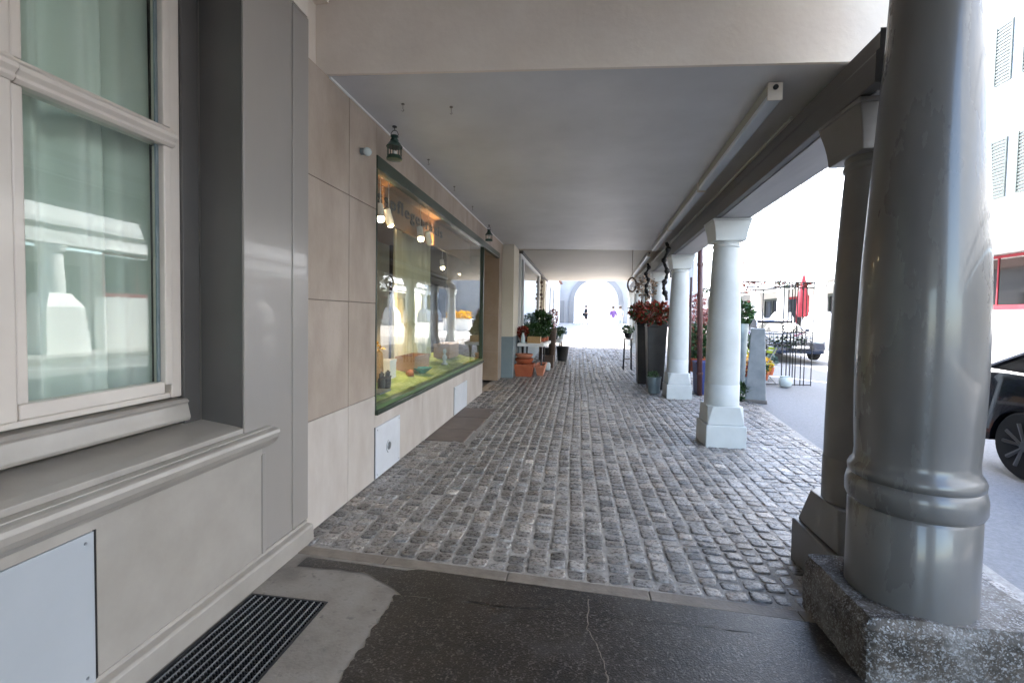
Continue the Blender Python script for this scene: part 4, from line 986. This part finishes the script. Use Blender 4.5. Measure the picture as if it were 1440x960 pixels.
# folding chairs
def chair(x, y, rz, lab):
    t = thing('folding_chair', (0,0,0), lab, 'chair', 'white folding chairs with lime seats')
    for s in (-.19, .19):
        MB().tube((s,-.22,0), (s*.98,.22,.86), .012, n=8).build('leg', M['deckwhite'], t); MB().tube((s*.86,.24,0), (s*.86,-.18,.47), .012, n=8).build('leg', M['deckwhite'], t)
    MB().tube((-.165,.18,.06), (.165,.18,.06), .009).tube((-.19,-.16,.12), (.19,-.16,.12), .009).build('stretcher', M['deckwhite'], t)
    mb = MB()
    for k in range(6): mb.box(-.2, .2, -.20+.065*k, -.15+.065*k, .455, .47)
    mb.build('seat', M['limeseat'], t, False, .003)
    mb = MB()
    for k in range(2): mb.hexa([(-.19,.155+.035*k,.70+.08*k),(.19,.155+.035*k,.70+.08*k),(.19,.170+.035*k,.70+.08*k),(-.19,.170+.035*k,.70+.08*k)], [(-.19,.185+.035*k,.76+.08*k),(.19,.185+.035*k,.76+.08*k),(.19,.2+.035*k,.76+.08*k),(-.19,.2+.035*k,.76+.08*k)])
    mb.build('backrest', M['limeseat'], t, False, .003)
    t.location = (x, y, 0); t.rotation_euler = (0, 0, rz); return t
chair(3.95, 11.35, 1.9, 'white folding chair with lime seat right of the grey pillar, nearer the kerb'); chair(4.35, 11.6, -1.5, 'white folding chair with lime seat beside the iron posts')
chair(3.35, 11.4, .6, 'white folding chair with lime seat seen left of the grey pillar')
ct = thing('cafe_table', (4.4, 12.5, 0), 'small round cafe table behind the folding chairs', 'table')
MB().lathe([(.33,0),(.34,.01),(.34,.025),(.33,.03)], (4.4, 12.5, .70), 28).build('table_top', M['limeseat'], ct, True, angle=40)
for a in (0, 2.1, 4.2): MB().tube((4.4+.30*math.cos(a), 12.5+.30*math.sin(a), 0), (4.4-.1*math.cos(a), 12.5-.1*math.sin(a), .70), .013).build('leg', M['white'], ct)
o = MB().lathe([(.08,0),(.11,.02),(.14,.10),(.135,.18),(.11,.22),(.115,.235),(.10,.235),(.09,.2)], (4.62, 11.0, 0), 24).build('ceramic_pot', M['ceramic'], None, True, angle=50); tag(o, 'round pale ceramic pot on the asphalt by the iron trellis', 'pot')
foliage('potted_plant', (4.4, 12.5, .95), (.22,.22,.12), 400, .07, M['leaf'], 'dark plant on the small cafe table', pot=(.10,.11,M['planter']))

# ------------------------------------------------------------------ cars
def wheel(parent, x, y, r, side, z=None):
    w = .20; z = r if z is None else z
    t = MB().lathe([(r*.70,-w/2),(r*.93,-w/2),(r,-w/2+.03),(r,w/2-.03),(r*.93,w/2),(r*.70,w/2)], (0,0), 40)
    rot = lambda v: (x+v[2]*side, y+v[0], z+v[1])
    t.v = [rot(v) for v in t.v]; wo = t.build('wheel', M['tyre'], parent, True, angle=40)
    mb = MB(); mb.lathe([(r*.72,w*.30),(r*.72,w*.46),(r*.66,w*.50),(r*.64,w*.40),(r*.2,w*.25)], (0,0), 40)
    for k in range(5):
        for d in (-.13, .13):
            a = 2*PI*k/5 + d + .3; a2 = 2*PI*k/5 + .3 + d*2.0
            mb.tube((r*.12*math.cos(a), r*.12*math.sin(a), w*.46), (r*.66*math.cos(a2), r*.66*math.sin(a2), w*.50), r*.055, r*.06, 6)
    mb.lathe([(r*.16,w*.40),(r*.15,w*.52),(r*.08,w*.54)], (0,0), 20)
    mb.v = [rot(v) for v in mb.v]; mb.build('rim', M['rim'], wo, True, angle=35)
    return wo
def car(cx, y0, dirn, L, W, paint, lab, base=0., rearcut=.32):
    """ y0 = rear end, dirn=+1: nose toward +Y """
    t = thing('parked_car', (cx, y0+dirn*L/2, base), lab, 'car')
    Y = lambda s: y0 + dirn*s*L
    r = .33; wr, wf_ = .19, .815
    def arch(c, n=12): return [(c + (r+.05)/L*math.cos(PI*k/n)*-1, .30+(r+.06)*math.sin(PI*k/n)) for k in range(n+1)]
    side = [(.0,.42),(.02,.26)] + [(a, max(.24, b)) for a, b in arch(wr)] + [(a, max(.24, b)) for a, b in arch(wf_)] + [(.985,.26),(1.0,.42),(.995,.60),(.965,.70),(.88,.80),(.72,.90),(.68,.93),(.30,.98),(.12,1.00),(.02,.97),(-.0,.88),(-.005,.6)]
    # body cross-section taper: three x-stations per side
    n = len(side); xs = [(-W/2,.0,1.),(-W/2+.06,.0,1.0),(W/2-.06,.0,1.0),(W/2,.0,1.0)]
    vs = []
    for k, (x, _, _) in enumerate(xs):
        for (s, z) in side:
            zz = z - (.05 if k in (0, 3) and z > .85 else 0)
            e = .05 if k in (0, 3) else 0
            ss = min(1-e*.4, max(e*.4, s)); tap = 1 - .10*max(0, (ss-.85)/.15) - .07*max(0, (.1-ss)/.1)
            hi = .94 if z > .85 else 1
            vs.append((cx + x*tap*(hi if k in (0, 3) else 1), Y(ss), base+zz))
    fs = [tuple(range(n)), tuple(range(4*n-1, 3*n-1, -1))] + [(k*n+i, (k+1)*n+i, (k+1)*n+(i+1) % n, k*n+(i+1) % n) for k in range(3) for i in range(n)]
    mb = MB(); mb._add(vs, fs); mb.build('body', paint, t, True, 0, angle=28)
    # glass house
    gl = [(.66,.94),(.50,1.33),(.44,1.39),(.28,1.40),(.18,1.32),(.05,1.02)]
    n = len(gl); vs = []
    for sx in (-1, 1):
        for (s, z) in gl: vs.append((cx+sx*(W/2-.10-(z-.94)*.42), Y(s), base+z))
    mb = MB(); mb._add(vs, [tuple(range(n)), tuple(range(2*n-1, n-1, -1))] + [(i, i+n, (i+1) % n+n, (i+1) % n) for i in range(n)]); mb.build('windows', M['darkglass'], t, False, .01)
    # roof, pillars
    mb = MB(); rf = [(.53,1.30),(.44,1.405),(.28,1.415),(.17,1.34),(.04,1.01)]
    for a, b in zip(rf[:-1], rf[1:]):
        wa = (W/2-.12-(a[1]-.94)*.42); wb = (W/2-.12-(b[1]-.94)*.42)
        if b[0] < .1: continue
        mb._add([(cx-wa,Y(a[0]),base+a[1]+.004),(cx+wa,Y(a[0]),base+a[1]+.004),(cx+wb,Y(b[0]),base+b[1]+.004),(cx-wb,Y(b[0]),base+b[1]+.004)], [(0,1,2,3)])
    o = mb.build('roof', paint, t, True); so = o.modifiers.new('s', 'SOLIDIFY'); so.thickness = .02
    for sx in (-1, 1):
        mb = MB()
        pts = [(cx+sx*(W/2-.085-(z-.94)*.42), Y(s), base+z+.005) for (s, z) in gl]
        mb.path(pts, .018, 6)
        mb.tube((cx+sx*(W/2-.09), Y(.36), base+.95), (cx+sx*(W/2-.26), Y(.38), base+1.38), .022, n=6)
        mb.build('window_trim', M['chrome'], t, True)
    for sx in (-1, 1):
        wheel(t, cx+sx*(W/2-.10), Y(wr), r, sx, base+r); wheel(t, cx+sx*(W/2-.10), Y(wf_), r, sx, base+r)
        mb = MB(); mb.ball((cx+sx*(W/2-.28), Y(.975), base+.66), .11, 12, 8, (1.5, .7, .7)); mb.build('headlight', M['ceramic'], t, True)
        mb = MB(); mb.ball((cx+sx*(W/2-.22), Y(.012), base+.80), .10, 12, 8, (1.5, .5, .8)); mb.build('tail_light', M['red'], t, True)
        mb = MB(); mb.ball((cx+sx*(W/2+.06), Y(.62), base+1.0), .09, 12, 8, (1., .6, .7)); mb.build('mirror', paint, t, True)
    mb = MB()
    for k in range(7): mb.box(cx-.42, cx+.42, min(Y(.996),Y(1.004)), max(Y(.996),Y(1.004)), base+.36+.045*k, base+.375+.045*k)
    mb.build('grille', M['iron'], t)
    mb = MB(); mb.box(cx-.26, cx+.26, min(Y(1.004),Y(1.008)), max(Y(1.004),Y(1.008)), base+.44, base+.55); mb.build('number_plate', M['white'], t)
    return t
car(5.12, 5.83, -1, 4.4, 1.78, M['carblue'], 'shiny black car parked on the street at the right edge')
car(7.3, 20.6, -1, 4.2, 1.75, M['carsilver'], 'dark blue car parked across the street behind the iron trellis', gh(19))

# ------------------------------------------------------------------ buildings across the street
OX = 11.3
ob_ = thing('opposite_building', (OX+4, 18, 0), 'long white arcaded building across the street with shuttered windows', 'building')
yc = [-1.0+4.0*k for k in range(13)]      # column positions
yc = [y + .6 for y in yc]
MB().box(OX+3.4, OX+3.6, -16, 48, .14, 3.6).build('rear_wall', M['offwhite'], ob_)
MB().box(OX-.1, OX+3.6, -16, 48, 3.72, 3.9).build('arcade_ceiling', M['offwhite'], ob_)
fw_ = MB(); sh = MB(); 
fw_.box(OX-.25, OX+.25, -16, 48, 3.35, 3.72)      # lintel
fw_.box(OX-.30, OX-.1, -16, 48, 3.9, 4.05)
zs = [(4.9, 6.5), (8.0, 9.6), (11.0, 12.4)]
ysW = [-14+2.4*k for k in range(26)]
prevz = 3.9
fw_.box(OX, OX+.3, -16, 48, 3.9, 4.9); fw_.box(OX, OX+.3, -16, 48, 6.5, 8.0); fw_.box(OX, OX+.3, -16, 48, 9.6, 11.0); fw_.box(OX, OX+.3, -16, 48, 12.4, 13.6)
fw_.box(OX-.08, OX, -16, 48, 7.1, 7.25); fw_.box(OX-.5, OX+.3, -16, 48, 13.6, 13.8)
for (z0, z1) in zs:
    y = -16
    for yw in ysW: fw_.box(OX, OX+.3, y, yw, z0, z1); y = yw+1.0
    fw_.box(OX, OX+.3, y, 48, z0, z1)
fw_.build('wall', M['white'], ob_)
wi0 = None
for (z0, z1) in zs:
    for yw in ysW:
        if yw < 8 or yw > 46: continue
        w = MB(); w.box(OX+.10, OX+.16, yw, yw+1.0, z0, z1); w.box(OX-.06, OX+.05, yw-.08, yw+1.08, z0-.10, z0-.002)
        wo = w.build('window', M['white'], ob_)
        MB().box(OX+.088, OX+.098, yw+.08, yw+.46, z0+.08, z1-.08).box(OX+.088, OX+.098, yw+.54, yw+.92, z0+.08, z1-.08).build('pane', M['palegl'], wo)
        if yw < 34:
            for (a, b) in ((yw-.55, yw-.03), (yw+1.03, yw+1.55)):
                s_ = MB(); s_.box(OX-.04, OX-.003, a, a+.04, z0, z1); s_.box(OX-.04, OX-.003, b-.04, b, z0, z1)
                k = z0
                while k < z1-.03: s_.box(OX-.032, OX-.008, a+.04, b-.04, k, k+.05); k += .09
                s_.build('shutter', M['shutter'] if yw < 16 else M['paleshutter'], ob_)
for y in yc:
    if y < 5: continue
    p = MB(); w = .5
    p.hexa([(OX-.62,y-.62,.1),(OX+.5,y-.62,.1),(OX+.5,y+.62,.1),(OX-.62,y+.62,.1)], [(OX-.50,y-.52,1.5),(OX+.4,y-.52,1.5),(OX+.4,y+.52,1.5),(OX-.50,y+.52,1.5)])
    p.hexa([(OX-.50,y-.52,1.501),(OX+.4,y-.52,1.501),(OX+.4,y+.52,1.501),(OX-.50,y+.52,1.501)], [(OX-.30,y-.30,1.9),(OX+.3,y-.30,1.9),(OX+.3,y+.30,1.9),(OX-.30,y+.30,1.9)])
    p.lathe([(.30,1.89),(.30,2.3),(.26,3.0),(.24,3.1),(.30,3.14),(.36,3.35)], (OX, y), 20)
    p.build('column', M['white'], ob_, True, angle=30)
# shopfronts in the arcade
for k, y in enumerate(yc):
    if y < 5 or y > 44: continue
    w = MB(); a, b = y+.5, y+3.5
    w.box(OX+3.32, OX+3.4, a, b, .9, 1.0); w.box(OX+3.32, OX+3.4, a, b, 2.9, 3.05); w.box(OX+3.32, OX+3.4, a, a+.08, 1.0, 2.9); w.box(OX+3.32, OX+3.4, b-.08, b, 1.0, 2.9); w.box(OX+3.32, OX+3.4, (a+b)/2-.04, (a+b)/2+.04, 1.0, 2.9)
    wo = w.build('shop_window', M['red'] if k % 2 == 0 else M['shutter'], ob_); MB().box(OX+3.37, OX+3.385, a+.08, b-.08, 1.0, 2.9).build('pane', M['darkglass'], wo)
# red framed shopfront flush with the facade at the right edge of the view
rs = MB(); a, b = 13.0, 15.4; z0, z1 = 1.85, 3.30
rs.box(OX-.16, OX-.1, a, b, z0, z0+.13); rs.box(OX-.16, OX-.1, a, b, z1-.07, z1); rs.box(OX-.16, OX-.1, a, a+.03, z0+.13, z1-.07); rs.box(OX-.16, OX-.1, b-.03, b, z0+.13, z1-.07); rs.box(OX-.15, OX-.1, 14.15, 14.18, z0+.13, z1-.07)
rso = rs.build('display_window', M['red'], ob_); MB().box(OX-.13, OX-.115, a+.08, b-.08, z0+.1, z1-.1).build('pane', M['darkglass'], rso)
MB().box(OX-.16, OX+.2, a, b, .14, z0-.002).build('parapet', M['white'], ob_)
MB().box(OX-.55, OX-.12, a, b, z1+.04, z1+.08).build('awning_board', M['white'], ob_)
# closed red parasol
pr_ = thing('closed_parasol', (8.9, 20.0, 0), 'closed red parasol across the street in front of white columns', 'parasol')
MB().tube((9.6,21.5,gh(21.5)), (9.6,21.5,3.5), .03).build('pole', M['white'], pr_)
MB().lathe([(.20,0),(.24,.15),(.20,.8),(.12,1.4),(.05,1.75),(.03,1.8)], (9.6, 21.5, 1.62), 12).build('canopy', M['red'], pr_, True)
# bracket sign
bs = thing('wall_bracket', (OX, 33, 5.6), 'curved iron bracket on the white facade across the street', 'bracket')
mb = MB(); pv = None
for k in range(10):
    a = PI*.5*k/9; p = (OX-1.5*math.sin(a), 33, 5.2+1.3*(1-math.cos(a)))
    if pv: mb.tube(pv, p, .05, n=6)
    pv = p
mb.ball(pv, .18, 10, 6); mb.build('arm', M['maroon'], bs, True)

# ------------------------------------------------------------------ far end: arch wall, courtyard, side houses
AY = 48; gz0 = gh(48)
ah = thing('arch_building', (1.8, AY, gz0), 'pale building closing the street with a tall round arch', 'building')
ax0, ax1 = -.35, 4.05; axc = (ax0+ax1)/2; ar = (ax1-ax0)/2; zs_ = gz0+2.3
poly = MB(); n = 24
outer = 9
# wall with arch opening built from strips
def awall(mb, r, y0, y1, xa, xb, ztop):
    mb.box(xa, axc-r, y0, y1, gz0-.2, ztop); mb.box(axc+r, xb, y0, y1, gz0-.2, ztop)
    for k in range(n):
        a0, a1 = PI*k/n, PI*(k+1)/n
        x_0, x_1 = axc-r*math.cos(a0), axc-r*math.cos(a1); h0, h1 = zs_+r*math.sin(a0), zs_+r*math.sin(a1)
        mb.hexa([(x_0,y0,h0),(x_1,y0,h1),(x_1,y1,h1),(x_0,y1,h0)], [(x_0,y0,ztop),(x_1,y0,ztop),(x_1,y1,ztop),(x_0,y1,ztop)])
mb = MB(); awall(mb, ar, AY, AY+.6, -9, 13, gz0+11); mb.build('wall', M['archwall'], ah)
mb = MB()
for k in range(n):
    a0, a1 = PI*k/n, PI*(k+1)/n; q = []
    for (a, r) in ((a0, ar+.02), (a1, ar+.02), (a1, ar+.50), (a0, ar+.50)): q.append((axc-r*math.cos(a), zs_+r*math.sin(a)))
    mb.hexa([(p[0], AY-.10, p[1]) for p in q], [(p[0], AY-.003, p[1]) for p in q])
mb.build('arch_moulding', M['archtrim'], ah)
for x in (ax0-.55, ax1+.05, ax0-1.5, ax1+1.6):
    MB().box(x, x+.5, AY-.14, AY-.003, gz0-.2, zs_-.02).build('pilaster', M['archtrim'], ah)
for x in (-5, 6.5, 9.5):
    wo = MB().box(x-.6, x+.6, AY-.05, AY-.002, gz0+4.6, gz0+6.4).build('window', M['plaster'], ah); MB().box(x-.5, x+.5, AY-.06, AY-.052, gz0+4.7, gz0+6.3).build('pane', M['darkglass'], wo)
cy = thing('courtyard_house', (2, 60, gz0), 'white sunlit house seen through the arch, with a grey framed door', 'building')
MB().box(-8, 14, 60, 61, gz0-.2, gz0+10).build('wall', M['white'], cy)
MB().box(.9, 2.4, 59.9, 59.99, gz0, gz0+2.7).build('door_frame', M['plaster'], cy); MB().box(1.1, 2.2, 59.86, 59.895, gz0, gz0+2.5).build('door', M['white'], cy)
MB().box(.9, 3.2, 59.8, 59.99, gz0+5.2, gz0+5.5).build('cornice', M['plaster'], cy)
# house on the left beyond the arcade, set on the same line
lh = thing('left_house', (-3, 34, gh(30)), 'white rendered house beyond the arcade on the left', 'building')
MB().box(-9, -1.75, 26.0, 46, 0, 4.6).build('wall', M['white'], lh)
for y in (27.5, 31.5, 35.5, 39.5): 
    wo = MB().box(-1.75, -1.68, y, y+1.6, gh(y)+1.0, gh(y)+3.0).build('window', M['white'], lh); MB().box(-1.679, -1.67, y+.1, y+1.5, gh(y)+1.1, gh(y)+2.9).build('pane', M['glass3'], wo)
MB().hexa([(-9.4,25.6,4.6),(-1.5,25.6,4.6),(-1.5,46.4,4.6),(-9.4,46.4,4.6)], [(-6.5,27.5,6.4),(-6,27.5,6.4),(-6,44.5,6.4),(-6.5,44.5,6.4)]).build('roof', M['roof'], lh)
# flower stand in the sun
fs_ = thing('flower_stand', (3.9, 30, gh(30)), 'white flower stand with yellow blooms right of the walkers', 'flower stand')
MB().box(3.5, 5.3, 30, 30.6, gh(30), gh(30)+.75).build('stand_body', M['white'], fs_, False, .02)
MB().box(3.42, 5.38, 29.9, 30.7, gh(30)+.751, gh(30)+.80).build('shelf', M['offwhite'], fs_, False, .01)
mb = MB()
for x in (3.7, 4.1, 4.5, 4.9): mb.leaves((x, 30.3, gh(30)+1.05), (.25,.25,.22), 150, .14)
mb.build('blooms', M['yellowleaf'], fs_, tone=True)

# ------------------------------------------------------------------ people
def skin(name, verts, edges, radii, m, parent, sub=2):
    me = bpy.data.meshes.new(name); off = wl(parent)
    me.from_pydata([Vector(v) - off for v in verts], edges, [])
    o = bpy.data.objects.new('tmp_skin', me); col.objects.link(o)
    s = o.modifiers.new('k', 'SKIN'); s.use_smooth_shade = True
    for i, r in enumerate(radii):
        d = me.skin_vertices[0].data[i]; d.radius = (r, r) if not isinstance(r, tuple) else r
    me.skin_vertices[0].data[0].use_root = True
    ss = o.modifiers.new('s', 'SUBSURF'); ss.levels = sub; ss.render_levels = sub
    dg = bpy.context.evaluated_depsgraph_get(); nm = bpy.data.meshes.new_from_object(o.evaluated_get(dg))
    bpy.data.objects.remove(o); nm.name = name; nm.materials.clear(); nm.materials.append(m)
    r = bpy.data.objects.new(name, nm); col.objects.link(r); r.parent = parent; return r
def person(x, y, rz, top, legs, lab, shorts=False, stride=.22, hair=M['hair'], bag=False):
    z0 = gh(y); t = thing('person', (x, y, z0), lab, 'person')
    c, s = math.cos(rz), math.sin(rz)
    def W(p): return (x + c*p[0] - s*p[1], y + s*p[0] + c*p[1], z0 + p[2])      # local: +y forward
    V = [(0,0,.93),(0,.01,1.12),(0,.02,1.30),(0,.01,1.42),(0,.02,1.50),(0,.035,1.60),(0,.04,1.68),(0,.035,1.74),
         (-.10,0,.90),(-.10,stride*.55,.50),(-.10,stride*.75,.09),(-.10,stride*.75+.16,.04),
         (.10,0,.90),(.10,-stride*.25,.50),(.10,-stride*1.2,.12),(.10,-stride*1.2+.14,.04),
         (-.17,0,1.40),(-.22,-.08,1.14),(-.21,.02,.90),(-.205,.07,.82),
         (.17,0,1.40),(.22,.06,1.14),(.21,.18,.94),(.205,.24,.87)]
    E = [(0,1),(1,2),(2,3),(3,4),(4,5),(5,6),(6,7),(0,8),(8,9),(9,10),(10,11),(0,12),(12,13),(13,14),(14,15),(3,16),(16,17),(17,18),(18,19),(3,20),(20,21),(21,22),(22,23)]
    Rr = [.13,.115,.13,.09,.05,.075,.085,.05,.085,.058,.038,.03,.085,.058,.038,.03,.05,.038,.028,.03,.05,.038,.028,.03]
    skin('body', [W(v) for v in V], E, Rr, M['skin'], t)
    skin('shirt', [W(v) for v in (V[0], V[1], V[2], V[3], V[16], V[17], V[20], V[21])], [(0,1),(1,2),(2,3),(3,4),(4,5),(3,6),(6,7)], [.145,.13,.145,.10,.065,.055,.065,.055], top, t)
    kl = .75 if shorts else 1
    def L(a, b, f): return tuple(a[i]+(b[i]-a[i])*f for i in range(3))
    k1, k2 = V[9], V[13]
    ends = (L(V[8], V[9], .95), L(V[12], V[13], .95)) if shorts else (V[10], V[14])
    if shorts: skin('shorts', [W(v) for v in (V[0], V[8], ends[0], V[12], ends[1])], [(0,1),(1,2),(0,3),(3,4)], [.145,.10,.085,.10,.085], legs, t)
    else: skin('trousers', [W(v) for v in (V[0], V[8], k1, ends[0], V[12], k2, ends[1])], [(0,1),(1,2),(2,3),(0,4),(4,5),(5,6)], [.145,.10,.075,.06,.10,.075,.06], legs, t)
    h = W((0,.015,1.70)); MB().ball(h, .105, 14, 10, (1,1,1.08)).build('hair', hair, t, True)
    f = W((0,.135,1.64)); MB().ball(f, .018, 8, 6).build('nose', M['skin'], t, True)
    if bag:
        b = W((-.27,-.08,.95)); 
        mb = MB(); mb.box(b[0]-.16, b[0]+.16, b[1]-.06, b[1]+.06, b[2]-.15, b[2]+.12); o = mb.build('shoulder_bag', M['clothblack'], None, False, .03); tag(o, 'black bag carried by the person in black', 'bag')
    return t
person(.78, 44.0, -1.35, M['clothblack'], M['clothblack'], 'person in black top and black shorts walking under the arch', True, .26, bag=True)
person(2.40, 32.0, .15, M['clothpurple'], M['clothwhite'], 'person in purple top and white trousers walking towards the arch', False, .20)
person(3.05, 34.0, .1, M['clothgrey'], M['clothgrey'], 'person in grey clothes walking right of the purple top', False, .18)

# ------------------------------------------------------------------ camera
Fp = 650.; Pt = .036; Rl = .017; yaw = .13993467
f = Vector((-math.sin(yaw)*math.cos(Pt), math.cos(yaw)*math.cos(Pt), -math.sin(Pt)))
r = Vector((math.cos(yaw), math.sin(yaw), 0)); u = r.cross(f)
c, s = math.cos(Rl), math.sin(Rl)
r2 = r*c + u*s; u2 = -r*s + u*c
cam = bpy.data.cameras.new('camera'); co = bpy.data.objects.new('camera', cam); col.objects.link(co)
mt = Matrix(((r2.x, u2.x, -f.x, 0), (r2.y, u2.y, -f.y, 0), (r2.z, u2.z, -f.z, 1.5), (0, 0, 0, 1)))
co.matrix_world = mt
cam.sensor_width = 36; cam.lens = Fp/1440*36; cam.shift_y = -(480-465.849)/1440; cam.clip_end = 500; cam.clip_start = .05
scn.camera = co

# ------------------------------------------------------------------ light
EL = 54.; SD = Vector((.60, -.80, 0)).normalized()       # horizontal travel direction of the sunlight
w = bpy.data.worlds.new('World'); scn.world = w; w.use_nodes = True
nt = w.node_tree; bg = nt.nodes['Background']; sky = nt.nodes.new('ShaderNodeTexSky'); sky.sky_type = 'NISHITA'; sky.sun_disc = False
sky.sun_elevation = math.radians(EL); az = math.atan2(-SD.x, -SD.y); sky.sun_rotation = az
sky.air_density = 1.0; sky.dust_density = 1.2
nt.links.new(sky.outputs[0], bg.inputs[0]); bg.inputs[1].default_value = .15
sl = bpy.data.lights.new('sun', 'SUN'); sl.energy = 3.2; sl.angle = math.radians(.6); sl.color = (1, .95, .88)
so = bpy.data.objects.new('sun', sl); col.objects.link(so)
d = Vector((SD.x*math.cos(math.radians(EL)), SD.y*math.cos(math.radians(EL)), -math.sin(math.radians(EL))))
so.rotation_euler = d.to_track_quat('-Z', 'Y').to_euler(); so.location = (0, 0, 30)
vs_ = scn.view_settings; vs_.view_transform = 'Standard'; vs_.look = 'None'; vs_.gamma = 1; vs_.exposure = 3.4; vs_.use_curve_mapping = False
scn.cycles.max_bounces = 8; scn.cycles.diffuse_bounces = 5; scn.cycles.glossy_bounces = 4; scn.cycles.transparent_max_bounces = 12
